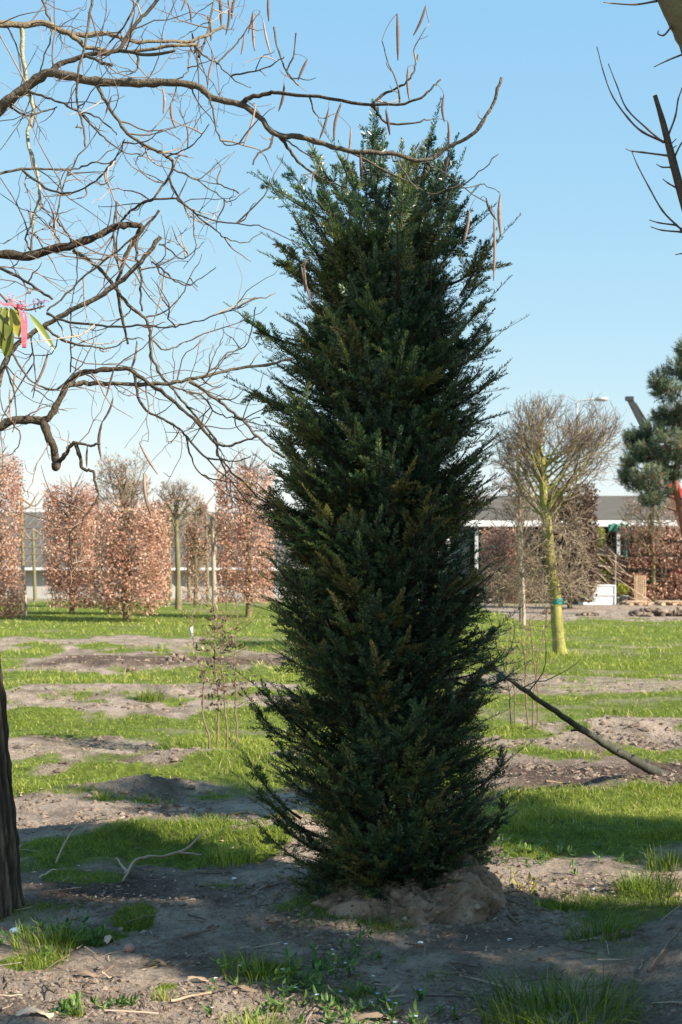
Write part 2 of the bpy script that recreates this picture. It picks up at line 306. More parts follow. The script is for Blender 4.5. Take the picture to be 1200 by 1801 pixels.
def build_ground():
    Y = np.concatenate([[-60, -25, -10, -4, 0, 1.5], np.geomspace(2.2, 60, 640), [70, 85, 110, 160, 260, 500, 1200]])
    t = np.linspace(-1, 1, 520); o = np.array([1.25, 1.7, 2.6, 5, 12, 40]); t = np.concatenate([-o[::-1], t, o])
    sc = .36 * np.maximum(Y, 3.5) + .35
    X = sc[:, None] * t[None]; YY = np.repeat(Y[:, None], len(t), 1)
    Z = gh(X, YY)
    m = MB(); nr, nc = X.shape
    i = np.arange(nr - 1)[:, None] * nc; j = np.arange(nc - 1)[None]
    m.add(np.stack([X, YY, Z], -1).reshape(-1, 3), np.stack([i + j, i + j + 1, i + nc + j + 1, i + nc + j], -1).reshape(-1, 4))
    o = m.build('ground', ground_mat()); o['kind'] = 'structure'
    for nme, f in (('turf', turf), ('litter', litterf)):
        a = o.data.attributes.new(nme, 'FLOAT', 'POINT'); v = f(X, YY).ravel(); v = sstep(.18, .55, v) if nme == 'turf' else v
        a.data.foreach_set('value', v.astype(np.float32))
build_ground()

def G(px, py):                                   # ground point seen at a photo pixel
    Y = gy(py); x = (px - 600) / FPX * Y; return np.array([x, Y, float(gh(x, Y))])

# ------------------------------------------------------------------ grass
def blades(m, x, y, h, wd, lean=.5, tint=None, seg=2):
    n = len(x); z = gh(x, y); a = rs.rand(n) * 2 * math.pi; dx, dy = np.cos(a), np.sin(a)
    b = rs.rand(n) * 2 * math.pi; le = h * lean * (.3 + rs.rand(n)); lx, ly = np.cos(b) * le, np.sin(b) * le
    B = np.stack([x, y, z - .01], 1); W = np.stack([dx, dy, 0 * dx], 1) * wd[:, None] / 2
    U = np.stack([lx * .3, ly * .3, h * .62], 1); T = np.stack([lx, ly, h], 1)
    V = np.stack([B - W, B + W, B + U + W * .75, B + U - W * .75, B + T], 1).reshape(-1, 3)
    k = np.arange(n)[:, None] * 5
    tt = rs.rand(n) if tint is None else tint
    m.add(V, k + np.array([[0, 1, 2, 3]]), k + np.array([[3, 2, 4]]), np.repeat(tt, 5))
def build_grass():
    m = MB(); N = 620000
    py = 1055 + (1801 - 1055) * rs.rand(N) ** .85; Y = gy(py); x = (rs.rand(N) * 2 - 1) * (.30 * Y * 1.2 + .25)
    g = turf(x, Y); cl = .35 + .9 * sstep(-.35, .35, fbm(x * 3.1, Y * 3.1 + 8, 3))
    keep = rs.rand(N) < g * cl * .8; x, Y = x[keep], Y[keep]; g = g[keep]
    hn = sstep(-.3, .5, fbm(x * 1.4 + 3, Y * 1.4, 3))
    h = (.015 + .055 * hn * rs.rand(len(x)) + .02 * rs.rand(len(x))) * (.5 + .6 * g) * np.clip(.75 + Y / 22, 1, 1.7)
    wd = np.maximum(.0026, Y * .00055) * (.7 + .6 * rs.rand(len(x)))
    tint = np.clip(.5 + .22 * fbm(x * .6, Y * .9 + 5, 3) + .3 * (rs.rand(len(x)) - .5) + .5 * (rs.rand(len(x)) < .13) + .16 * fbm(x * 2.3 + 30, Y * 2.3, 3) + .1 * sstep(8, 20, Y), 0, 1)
    tint = np.clip(tint - .18 * (Y < 7.4), 0, 1)  # nearer blades tinted darker, putting the foreground shade into their colour
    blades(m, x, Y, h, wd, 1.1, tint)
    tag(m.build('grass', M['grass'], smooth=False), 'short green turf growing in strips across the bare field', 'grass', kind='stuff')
    print('grass blades', len(x))
build_grass()

# clods, litter
def build_clods():
    m = MB(); N = 110000
    py = 1062 + (1801 - 1062) * rs.rand(N); Y = gy(py); x = (rs.rand(N) * 2 - 1) * (.30 * Y * 1.15 + .2)
    g = turf(x, Y); dens = sstep(-.25, .45, fbm(x * 2.2 + 2, Y * 2.6, 4)); keep = (g < .4) & (rs.rand(N) < dens * np.where(Y > 7, .8, .62)); x, Y = x[keep], Y[keep]
    gv, gf = _ico[0][:12], np.array([(0, 11, 5), (0, 5, 1), (0, 1, 7), (0, 7, 10), (0, 10, 11), (1, 5, 9), (5, 11, 4), (11, 10, 2), (10, 7, 6), (7, 1, 8), (3, 9, 4), (3, 4, 2), (3, 2, 6), (3, 6, 8), (3, 8, 9), (4, 9, 5), (2, 4, 11), (6, 2, 10), (8, 6, 7), (9, 8, 1)]); n = len(x)
    r = (.004 + .016 * rs.rand(n) ** 3.5) * np.clip(Y / 7, .6, 1.7)
    jit = 1 + .5 * (rs.rand(n, 12, 1) - .5) * 2
    V = gv[None] * jit * (r[:, None, None] * np.array([1.25, 1, .75])) + np.stack([x, Y, gh(x, Y) + r * .1], 1)[:, None]
    m.add(V.reshape(-1, 3), None, (gf[None] + np.arange(n)[:, None, None] * 12).reshape(-1, 3), np.repeat(np.clip(.55 + .2 * rs.randn(n), 0, 1), 12)); print('clods', n)
    tag(m.build('soil_clods', M['clod'], smooth=False), 'crumbly sandy soil clods scattered over the bare strips', 'soil', kind='stuff')
build_clods()
def leafquads(m, C, size, tint=None, asp=.55, nrmv=None, flat=0):
    """folded diamond leaves with centre C (n,3)"""
    n = len(C); a = nrm(rs.randn(n, 3)); 
    if flat: a = nrm(a * np.array([1, 1, 1 - flat]))
    b = rs.randn(n, 3)
    if flat: b = b * np.array([1, 1, 1 - flat])
    b = nrm(b - (b * a).sum(1, keepdims=True) * a); c = np.cross(a, b)
    s = np.broadcast_to(np.asarray(size, float), (n,))[:, None]
    V = np.stack([C - a * s / 2, C + b * s * asp / 2 + c * s * .10, C + a * s / 2, C - b * s * asp / 2 + c * s * .10], 1)
    k = np.arange(n)[:, None] * 4
    m.add(V.reshape(-1, 3), k + np.array([[0, 1, 2, 3]]), None, np.repeat(rs.rand(n) if tint is None else tint, 4))
def build_litter():
    m = MB(); N = 60000
    py = 1062 + (1801 - 1062) * rs.rand(N); Y = gy(py); x = (rs.rand(N) * 2 - 1) * (.30 * Y * 1.15 + .2)
    L = litterf(x, Y) * (1 - .8 * turf(x, Y)); keep = rs.rand(N) < L * .45 + .006; x, Y = x[keep], Y[keep]; n = len(x)
    s = (.012 + .03 * rs.rand(n) ** 2) * np.clip(Y / 7, .8, 3)
    leafquads(m, np.stack([x, Y, gh(x, Y) + .006 + .012 * rs.rand(n)], 1), s, asp=.4, flat=.75)
    # slivers of bark and twig
    n = 420; py = 1400 + 400 * rs.rand(n); Y = gy(py); x = (rs.rand(n) * 2 - 1) * (.30 * Y * 1.1 + .1)
    a = rs.rand(n) * 6.28; l = .02 + .09 * rs.rand(n) ** 2; c = np.stack([x, Y, gh(x, Y) + .008], 1); d = np.stack([np.cos(a), np.sin(a), .15 * rs.randn(n)], 1) * l[:, None]
    Pn = np.stack([c - d, c + .1 * d + rs.randn(n, 3) * .004, c + d], 1); m.tubes(Pn, np.full((n, 3), .0016) * (1 + rs.rand(n, 1)), 3, rs.rand(n))
    tag(m.build('leaf_litter', M['litter'], smooth=False), 'dry leaf and bark litter lying on the bare soil', 'leaf litter', kind='stuff')
build_litter()

# ------------------------------------------------------------------ generic growth
def grow(st, d, L, r0, r1, m=6, up=.3, wob=.25):
    n = len(st); Pn = np.zeros((n, m, 3)); Pn[:, 0] = st; d = nrm(d); step = (L / (m - 1))[:, None]
    upv = np.array([0, 0, 1.])
    for i in range(1, m):
        d = nrm(d + wob * rs.randn(n, 3) * .5 + upv * up / (m - 1)); Pn[:, i] = Pn[:, i - 1] + d * step
    t = np.linspace(0, 1, m)[None]; R = np.asarray(r0)[:, None] * (1 - t) + np.asarray(r1)[:, None] * t
    return Pn, R
def spawn(Pn, R, per, ang=(25, 60), lo=.25, hi=1.0, out=None, outw=0):
    n, m, _ = Pn.shape; idx = np.repeat(np.arange(n), per); t = lo + (hi - lo) * rs.rand(len(idx)); f = t * (m - 1); i = np.minimum(f.astype(int), m - 2); u = (f - i)[:, None]
    a = Pn[idx, i]; b = Pn[idx, i + 1]; st = a * (1 - u) + b * u; T = nrm(b - a); k = rs.randn(len(idx), 3)
    if out is not None: k = k + outw * nrm(st - out)
    k = nrm(k - (k * T).sum(1, keepdims=True) * T); an = np.radians(ang[0] + (ang[1] - ang[0]) * rs.rand(len(idx)))[:, None]
    r = R[idx, i] * (1 - u[:, 0]) + R[idx, i + 1] * u[:, 0]
    return st, T * np.cos(an) + k * np.sin(an), r, t

# ------------------------------------------------------------------ the yew
YP = np.array([[225, 650, 670], [262, 625, 705], [300, 600, 745], [350, 575, 770], [400, 548, 792], [450, 528, 815], [500, 522, 832], [550, 494, 852], [600, 476, 858], [650, 466, 862], [700, 456, 868], [750, 456, 872], [800, 458, 868], [900, 462, 868], [1000, 464, 872], [1100, 470, 876], [1200, 476, 878], [1330, 470, 886], [1400, 476, 895], [1450, 486, 888], [1500, 512, 866], [1545, 545, 835], [1580, 590, 790]], float)
zz = EYE + (HZ - YP[:, 0]) / FPX * YT; xl = (YP[:, 1] - 600) / FPX * YT; xr = (YP[:, 2] - 600) / FPX * YT
def yprof(z):
    o = np.argsort(zz); l = np.interp(z, zz[o], xl[o]); r = np.interp(z, zz[o], xr[o]); return (l + r) / 2, (r - l) / 2
def shoots(m, base, a, nv, L, tint, K=26, nl=.024):
    """needled shoots: base (n,3), axis a, plate normal nv, length L"""
    n = len(base); a = nrm(a); b = nrm(np.cross(nv, a)); c = np.cross(a, b)
    f = (np.arange(K) + .5) / K; lenp = nl * (1 - .55 * f ** 3) * (.75 + .25 * np.minimum(1, f * 8))
    f = np.concatenate([f, f + .5 / K]); lp = np.concatenate([lenp, lenp]); sg = np.concatenate([np.ones(K), -np.ones(K)])
    f = np.append(f, [1.0, 1.0]); lp = np.append(lp, [nl * .6, nl * .5]); sg = np.append(sg, [.35, -.35])
    Q = len(f)
    an = np.radians(52 + 14 * rs.randn(n, Q)) - np.radians(22) * f[None] ** 2
    el = .30 * rs.randn(n, Q) + .18
    lw = lp[None] * (.8 + .4 * rs.rand(n, Q))
    fl = f[None] * L[:, None]; droop = (rs.rand(n)[:, None] * .8 + .15) * 1.2
    st = base[:, None] + a[:, None] * fl[..., None] - c[:, None] * (droop * fl * fl)[..., None] * 1.0
    nd = a[:, None] * np.cos(an)[..., None] + b[:, None] * (np.sin(an) * sg[None])[..., None] + c[:, None] * el[..., None]
    nd = nrm(nd); wv = nrm(np.cross(nd, c[:, None] + .35 * rs.randn(n, Q, 3)))
    w_ = .0025 * (.8 + .4 * rs.rand(n, Q))[..., None]
    V = np.stack([st, st + nd * (lw * .45)[..., None] + wv * w_, st + nd * lw[..., None], st + nd * (lw * .45)[..., None] - wv * w_], 2)
    k = np.arange(n * Q)[:, None] * 4
    tt = np.clip(tint[:, None] + .12 * rs.randn(n, Q) + .12 * f[None] ** 2, 0, 1)
    m.add(V.reshape(-1, 3), k + np.array([[0, 1, 2, 3]]), None, np.repeat(tt.ravel(), 4))
    t3 = np.array([0, .5, 1.])[None]; fl = t3 * L[:, None]
    return base[:, None] + a[:, None] * fl[..., None] - c[:, None] * (droop * fl * fl)[..., None]
def build_yew():
    base = np.array([TX, YT, float(gh(TX, YT)) + .10])
    root = thing('yew_tree', 'large dark green columnar yew standing on its root ball in the middle', 'yew tree', base)
    fol = MB(); wood = MB()
    up = np.array([0, 0, 1.])
    N = 1000
    u = rs.rand(N); z = .10 + (3.06) * u ** .96; th = rs.rand(N) * 2 * math.pi
    cx, hw = yprof(z)
    lump = 1 + .30 * fbm(th * 1.6 + 3, z * 2.6, 3) - .03 
    fr = np.where(rs.rand(N) < .27, .40 + .35 * rs.rand(N), .85 + .17 * rs.rand(N)); fr = np.where(rs.rand(N) < .04, .98 + .08 * rs.rand(N), fr) * lump; fr = np.minimum(fr, 1.07 - .36 * sstep(2.2, 2.95, z))
    kk = (fbm(th * 2.1 + 8, z * 3.4, 3) > -.30) | (rs.rand(N) < .3) | (fr < .6); u, z, th, cx, hw, lump, fr = [q_[kk] for q_ in (u, z, th, cx, hw, lump, fr)]; N = int(kk.sum())
    tip = np.stack([cx + hw * fr * np.cos(th), YT + hw * fr * np.sin(th) * .95, z], 1)
    rise = (.06 + .34 * rs.rand(N)) * np.clip(hw / .45, .6, 1.1)
    inn = .12 + .15 * rs.rand(N)
    st = np.stack([cx + hw * inn * np.cos(th) * .9, YT + hw * inn * np.sin(th), np.maximum(z - rise, .10 + .08 * rs.rand(N))], 1)
    # traced outlying sprays: tip px,row ; start px,row
    for (a, b, c, d, e) in [(445, 303, 600, 395, -.1), (500, 285, 590, 380, 0), (545, 255, 620, 370, .1), (590, 262, 640, 380, -.05), (655, 222, 655, 350, 0), (660, 218, 662, 380, .1), (762, 224, 735, 350, 0), (735, 262, 705, 380, -.1), (795, 262, 745, 380, .1), (800, 310, 770, 400, -.15),
                            (845, 380, 760, 455, 0), (860, 425, 790, 500, -.1), (866, 520, 800, 590, 0), (868, 430, 810, 520, -.15), (482, 420, 580, 490, 0), (478, 450, 560, 510, -.1), (420, 550, 540, 610, -.1), (450, 565, 560, 640, 0), (872, 590, 790, 650, 0), (880, 650, 800, 700, .05), (428, 685, 530, 720, 0), (450, 690, 540, 740, -.2),
                            (432, 1325, 530, 1440, -.2), (440, 1380, 560, 1470, -.1), (905, 1395, 800, 1500, -.2), (900, 1330, 790, 1420, -.1), (455, 1210, 540, 1290, 0), (448, 1240, 540, 1310, -.2), (880, 1100, 800, 1160, 0), (905, 1180, 800, 1200, .1), (470, 1420, 580, 1500, -.2), (890, 1440, 790, 1520, -.1), (455, 1450, 570, 1530, -.25), (520, 1550, 610, 1570, -.2), (540, 1565, 640, 1580, -.25)]:
        tip = np.vstack([tip, P(a, b, YT + e)]); st = np.vstack([st, P(c, d, YT + e * .3)])
    # upright leaders at the top
    # traced sprays fanning out of the top
    nb = N
    for (a, b, c, d, e) in [(620, 300, 640, 430, -.1), (690, 315, 680, 440, -.15), (715, 285, 700, 420, .05), (570, 330, 610, 450, -.1), (530, 345, 590, 450, .1), (775, 285, 740, 410, -.1), (820, 350, 765, 450, .1), (830, 400, 770, 480, -.1), (640, 275, 650, 420, .1), (735, 310, 710, 430, -.2), (520, 385, 590, 480, -.1), (560, 290, 610, 420, .15), (605, 330, 630, 450, -.2), (670, 270, 665, 420, -.1), (755, 330, 725, 450, .15), (790, 350, 740, 470, -.2), (500, 445, 580, 530, .1), (845, 470, 785, 560, .1), (855, 560, 800, 640, .1)]:
        tip = np.vstack([tip, P(a, b, YT + e)]); st = np.vstack([st, P(c, d, YT + e * .3)])
    for k in range(16):
        a = rs.rand() * 6.28; r = .34 * math.sqrt(rs.rand()); t_ = np.array([TX + .02 + r * math.cos(a), YT + r * math.sin(a), 3.0 + .5 * rs.rand() - r * .35]); tip = np.vstack([tip, t_])
        st = np.vstack([st, [TX + (t_[0] - TX) * .45, YT + (t_[1] - YT) * .45, t_[2] - .45]])
    n = len(tip)
    out = tip - st; mid = st + out * .5; mid[:, 2] -= .05 * np.linalg.norm(out[:, :2], axis=1) / .3; mid += .02 * rs.randn(n, 3)
    t = np.linspace(0, 1, 9)[None, :, None]
    Pn = (1 - t) ** 2 * st[:, None] + 2 * t * (1 - t) * mid[:, None] + t * t * tip[:, None]
    R = np.linspace(.0065, .0016, 9)[None] * (.7 + .6 * rs.rand(n, 1)); wood.tubes(Pn, R, 4, rs.rand(n))
    # lateral shoots in a flattened plate
    bt = np.clip(.27 + .13 * rs.randn(n) + .35 * fbm(tip[:, 0] * 2.6 + 4, tip[:, 2] * 2.6, 2) + .28 * (rs.rand(n) < .14) + .12 * (tip[:, 0] < TX - .15), 0, .95); bt = np.where(rs.rand(n) < .04, .95, bt)  # sprays on the left tinted yellower for sun shining through them
    K = 16; f = (np.arange(K) + .5) / K * .68 + .17; fi = np.clip(f * 8, 0, 7.999); i = fi.astype(int); uu = (fi - i)[None, :, None]
    B = Pn[:, i] * (1 - uu) + Pn[:, i + 1] * uu; T = nrm(Pn[:, i + 1] - Pn[:, i])
    side = nrm(np.cross(T, up[None, None]) + .25 * rs.randn(n, K, 3)); nv = nrm(np.cross(side, T)); nv = nv * np.sign(nv[..., 2:3] + 1e-6)
    sg = np.where(np.arange(K) % 2, 1, -1)[None, :, None]; an = np.radians(28 + 20 * rs.rand(n, K))[..., None]
    D = T * np.cos(an) + side * sg * np.sin(an) + nv * .25 * rs.randn(n, K, 1)
    L = (.085 + .12 * rs.rand(n, K)) * (.75 + .55 * rs.rand(n, 1)) * (1.2 - .75 * f[None]); L[N:] *= .72
    tn = np.clip(bt[:, None] + .13 * rs.randn(n, K), 0, 1)
    sp = shoots(fol, B.reshape(-1, 3), D.reshape(-1, 3), nv.reshape(-1, 3), L.ravel(), tn.ravel(), K=22, nl=.030)
    wood.tubes(sp, np.full((len(sp), 3), .0011), 3, .7, cap=False)
    # terminal shoots
    T = nrm(Pn[:, -1] - Pn[:, -2]); sd = nrm(np.cross(T, up[None]) + .1 * rs.randn(n, 3)); nv = np.cross(sd, T)
    sp = shoots(fol, Pn[:, -3], T, nv, .13 + .12 * rs.rand(n), bt + .10, K=30, nl=.028); wood.tubes(sp, np.full((len(sp), 3), .0012), 3, .7, cap=False)
    # inward, heavier trunks
    for k in range(8):
        a = k / 8 * 6.28 + .3; top = np.array([TX + .17 * math.cos(a) * (.6 + .6 * rs.rand()), YT + .17 * math.sin(a), 2.6 + .5 * rs.rand()])
        b0 = np.array([TX + .10 * math.cos(a), YT + .09 * math.sin(a), .08]); tt = np.linspace(0, 1, 12)[:, None]
        pts = b0 * (1 - tt) + top * tt; pts[:, :2] += (np.array([math.cos(a), math.sin(a)]) * .06 * np.sin(tt * math.pi)) + .012 * rs.randn(12, 2)
        s = MB(); s.tube(pts, np.linspace(.026, .006, 12), 8, .1); s.build('stem', M['yewbark'], root)
    wood.build('twigs', M['yewbark'], root); fol.build('foliage', M['yew'], root, smooth=False)
    print('yew needles', fol.n // 4)
    return root
yew = build_yew()

def build_rootball():
    m = MB(); k, r_ = 220, 60; a = np.arange(k) * 2 * math.pi / k; cx, cy = TX + .08, YT - .08
    V = []
    for j in range(r_):
        t = j / (r_ - 1); ph = t * math.pi / 2
        rad = max(0, math.cos(ph)) ** .62; hgt = math.sin(ph) ** .7 * .22
        lob = 1 + .16 * fbm(np.cos(a) * 1.6 + 5, np.sin(a) * 1.6, 3)
        x = cx + .44 * rad * np.cos(a) * lob; y = cy + .40 * rad * np.sin(a) * lob
        z = np.full(k, hgt - .05) + .11 * np.exp(-((x - (TX + .36)) / .14) ** 2 - ((y - (YT - .2)) / .25) ** 2) * min(1, t * 2.5) - .035 * np.exp(-((x - (TX + .14)) / .07) ** 2) * t
        n1 = fbm(x * 9 + 2, y * 9 + z * 11, 4); n2 = np.abs(fbm(x * 5 + 7 + z * 4, y * 5, 4)); n3 = fbm(x * 40, y * 40 + z * 40, 2)
        crack = np.exp(-(n2 / .04) ** 2)
        dn = .035 * n1 + .010 * n3 - .012 * crack + .008 * fbm(x * 90, y * 90 + z * 60, 2)
        ox, oy = np.cos(a) * math.cos(ph), np.sin(a) * math.cos(ph)
        V.append(np.stack([x + ox * dn, y + oy * dn, z + dn * (.3 + .7 * math.sin(ph))], 1)); m.c.append(np.clip(.5 + .5 * n1 - .45 * crack, 0, 1))
    V = np.concatenate(V); c = np.concatenate(m.c); m.c = []; i = np.arange(r_ - 1)[:, None] * k; l = np.arange(k)[None]; l2 = (l + 1) % k
    m.add(V, np.stack([i + l, i + l2, i + k + l2, i + k + l], -1).reshape(-1, 4), tint=c)
    for q_ in rs.randint(0, len(V), 420):
        if V[q_, 2] > -.02: m.blob(V[q_] + .004 * rs.randn(3), np.array([1.2, 1, .8]) * (.004 + .012 * rs.rand() ** 2.5), float(np.clip(.45 + .2 * rs.randn(), 0, 1)), .35)
    o = m.build('root_ball', M['rootball'], origin=(cx, cy, 0)); tag(o, 'caked brown mound of root ball soil under the dark yew', 'root ball')
build_rootball()

# ------------------------------------------------------------------ the catalpa on the left
# traced limbs: material key, radii px start/end, points (photo px)
LIMBS = [
 ('catalpa', 12, 2.6, [(-70, 262), (-40, 230), (0, 190), (30, 165), (65, 140), (90, 128), (130, 136), (170, 143), (230, 147), (280, 145), (330, 148), (352, 155), (375, 172), (425, 183), (455, 205), (490, 237), (540, 243), (600, 262), (650, 268), (700, 272), (745, 283), (790, 258), (830, 238), (855, 205), (870, 175), (882, 137)]),
 ('lichen', 9, 2.2, [(-60, 50), (-20, 42), (0, 42), (40, 45), (80, 40), (110, 55), (150, 62), (190, 58), (230, 72), (290, 72), (330, 73), (370, 60), (395, 45)]),
 ('catalpa', 11, 5, [(-70, 470), (-10, 448), (0, 447), (50, 450), (90, 440), (130, 430), (170, 415), (200, 400), (225, 396), (250, 398)]),
 ('catalpa', 11, 1.6, [(-75, 800), (-15, 758), (0, 751), (25, 740), (50, 738), (75, 740), (88, 734), (102, 709), (117, 680), (137, 659), (167, 653), (200, 649), (229, 651), (250, 667), (283, 688), (317, 717), (346, 742), (375, 776), (400, 784), (430, 775), (452, 768)]),
 ('catalpa', 5.5, 1.5, [(425, 183), (440, 172), (470, 165), (490, 163), (560, 170), (640, 183), (700, 184), (740, 172), (760, 155), (775, 140)]),
 ('catalpa', 5.5, 2.8, [(90, 128), (110, 110), (150, 98), (190, 92), (210, 85), (225, 62), (245, 35), (265, 15), (290, -12)]),
 ('lichen', 6, 2.5, [(85, 43), (130, 65), (160, 85), (230, 90), (290, 82), (345, 78)]),
 ('lichen', 4.5, 2, [(38, 46), (40, 95), (48, 150), (58, 190), (50, 230), (52, 260), (65, 300), (70, 340), (62, 370), (58, 400), (55, 445)]),
 ('catalpa', 3.6, 4.8, [(283, 417), (254, 453), (233, 476), (200, 505), (167, 526), (125, 547), (83, 570), (54, 588), (25, 613), (8, 640), (-8, 690), (-40, 770)]),
 ('catalpa', 4.5, 2, [(250, 397), (240, 417), (225, 442), (215, 472), (205, 500), (210, 535), (220, 580), (225, 605)]),
 ('catalpa', 3.8, 1.6, [(129, 440), (158, 459), (183, 480), (208, 513), (233, 542), (254, 559), (263, 584), (267, 626), (283, 659), (300, 680), (325, 709), (346, 734), (375, 767), (383, 784), (383, 800), (408, 830), (437, 855), (452, 875)]),
 ('catalpa', 5, 2.2, [(120, 678), (142, 674), (175, 674), (225, 676), (267, 677), (304, 674), (333, 667), (354, 663), (396, 653), (437, 645), (479, 640), (512, 630)]),
 ('catalpa', 3.4, 2, [(333, 670), (362, 690), (396, 713), (425, 738), (450, 763), (467, 780), (500, 805)]),
 ('catalpa', 8, 6.5, [(75, 740), (85, 765), (95, 790), (100, 812), (98, 822)]),
 ('catalpa', 5, 2, [(104, 812), (115, 800), (123, 785), (133, 778), (155, 783), (176, 781)]),
 ('catalpa', 4.2, .8, [(133, 778), (142, 805), (147, 825), (163, 828), (168, 850), (172, 870), (160, 895), (145, 915), (125, 935), (122, 960), (130, 1000), (150, 1015), (172, 1023)]),
]
SUBS = [
 (3, 1, [(655, 184), (668, 205), (687, 218), (740, 213), (757, 211)]), (2.6, 1.3, [(655, 182), (680, 162), (712, 148), (728, 125), (735, 97)]), (2, .8, [(703, 184), (702, 155), (685, 115), (672, 72)]),
 (3.4, 1.2, [(490, 237), (510, 265), (530, 290), (570, 315), (610, 330)]), (2.2, 1.3, [(480, 240), (475, 260), (455, 270), (445, 290)]), (1.8, 1, [(690, 275), (710, 300), (735, 335)]), (3.2, 2.6, [(150, 98), (180, 110), (197, 115)]), (3.2, 2.8, [(210, 88), (260, 97), (308, 89)]),
 (3, 1, [(-20, 310), (0, 305), (50, 297), (100, 298), (130, 298), (160, 287), (205, 287)]), (2.4, 1, [(40, 299), (80, 330), (120, 340), (160, 325), (190, 295), (210, 270), (220, 245)]),
 (3.2, 2, [(170, 147), (185, 180), (210, 215), (230, 240), (270, 262), (295, 275), (305, 295), (290, 320), (270, 350)]), (2.8, 2, [(270, 350), (250, 358), (225, 375), (212, 395)]), (2, .7, [(270, 350), (310, 350), (330, 365), (370, 385), (430, 395), (465, 400), (520, 428), (560, 462)]),
 (2, .7, [(297, 310), (310, 340), (340, 375), (380, 405), (400, 420), (430, 428), (460, 410)]), (1.6, .7, [(305, 297), (345, 315), (380, 340), (405, 355), (440, 330)]), (1.6, .8, [(250, 252), (280, 268), (330, 275)]),
 (3, 1.6, [(250, 397), (242, 422), (240, 455), (248, 480), (246, 517), (250, 547)]), (2.2, 1.6, [(280, 370), (255, 400), (233, 422), (183, 459), (146, 488), (108, 526), (83, 547)]),
 (2.6, 1, [(236, 655), (242, 697), (258, 722), (287, 738), (317, 755), (329, 772), (333, 797), (350, 830), (375, 843), (420, 850)]), (2.2, .9, [(329, 768), (358, 801), (387, 809), (417, 811), (442, 801)]), (1.8, .8, [(304, 680), (329, 688), (358, 697), (375, 722), (400, 734), (433, 738), (458, 734)]),
 (2.6, 1, [(79, 575), (108, 597), (142, 607), (175, 611), (196, 613), (222, 598)]), (2.6, .7, [(83, 551), (121, 567), (167, 572), (217, 574), (262, 572), (292, 576), (325, 570), (358, 561), (400, 549), (437, 534)]), (3.2, 2, [(-10, 462), (0, 472), (42, 492), (67, 509), (92, 526)]),
 (2, 1, [(21, 620), (42, 655), (58, 672), (79, 682), (104, 686)]), (1.4, 1.2, [(125, 549), (125, 600), (124, 655)]), (2, 1.5, [(205, 355), (200, 400), (203, 450), (212, 480)]), (2.6, 1, [(50, 160), (83, 171), (112, 183), (137, 196), (167, 204), (196, 227), (205, 237)]),
 (2, 1, [(137, 196), (167, 225), (188, 246), (217, 267), (250, 271)]), (2.2, 1.2, [(12, 184), (42, 202), (62, 200), (83, 194), (100, 188)]), (2.4, 1.6, [(163, -6), (154, 50), (142, 108), (135, 146), (137, 188), (148, 225), (150, 258)]),
 (2, 1.2, [(71, -6), (87, 33), (92, 58), (79, 96), (71, 125)]), (2, 1.4, [(246, -6), (225, 37), (200, 67), (180, 88)]), (1.8, .8, [(333, 73), (358, 96), (383, 112), (400, 129), (421, 146), (442, 154)]), (1.8, .8, [(383, 112), (400, 92), (417, 75), (433, 54), (446, 37), (458, 20)]),
 (1.8, .8, [(408, 133), (437, 127), (462, 121), (483, 110), (500, 100)]), (2, 1.3, [(482, 48), (491, 91), (504, 126), (525, 150)]), (1.6, 1.2, [(504, 126), (517, 95), (521, 58)]), (1.6, .8, [(755, 342), (812, 325), (842, 303), (877, 271)]), (1.4, .7, [(748, 283), (768, 295), (803, 320), (833, 342), (855, 355), (868, 372)]),
 (1.1, .6, [(820, 330), (850, 325), (877, 338)]), (2.2, .8, [(610, 265), (680, 300), (755, 342)]), (1.7, .8, [(545, 172), (552, 195), (565, 208), (590, 200)]), (1.7, .8, [(500, 245), (530, 265), (560, 285), (555, 303), (530, 308)]),
 (2.4, 1.2, [(350, 100), (365, 60), (372, 20), (380, -8)]), (1.6, 1, [(338, 75), (332, 100), (330, 125), (318, 138), (300, 140)]), (2, .8, [(365, 165), (372, 190), (385, 240), (400, 255), (430, 250)]), (2, .8, [(240, 90), (243, 112), (238, 125), (222, 133)]),
 (2, 1, [(110, 437), (96, 410), (100, 380), (108, 340), (120, 300)]), (1.8, 1, [(60, 448), (45, 420), (55, 395), (50, 370)]), (2, 1, [(128, 432), (118, 408), (104, 392), (100, 375)]), (1.8, .9, [(10, 640), (22, 680), (30, 720), (22, 760)]), (1.6, .8, [(55, 590), (60, 630), (62, 670), (58, 700)]),
 (1.5, .7, [(292, 277), (330, 262), (352, 240), (368, 218)]), (1.5, .7, [(420, 340), (400, 330), (375, 322), (350, 318)]), (1.8, .8, [(262, 590), (285, 615), (310, 610), (335, 598), (350, 590)]), (1.6, .7, [(254, 559), (290, 548), (320, 520), (333, 490), (348, 505)]),
 (1.7, .7, [(267, 460), (290, 478), (315, 498), (335, 500), (360, 485), (380, 470)]), (1.6, .7, [(280, 430), (300, 440), (320, 455), (345, 440), (360, 425)]), (1.6, .8, [(354, 663), (375, 650), (400, 620), (430, 610), (445, 570), (450, 540)])]
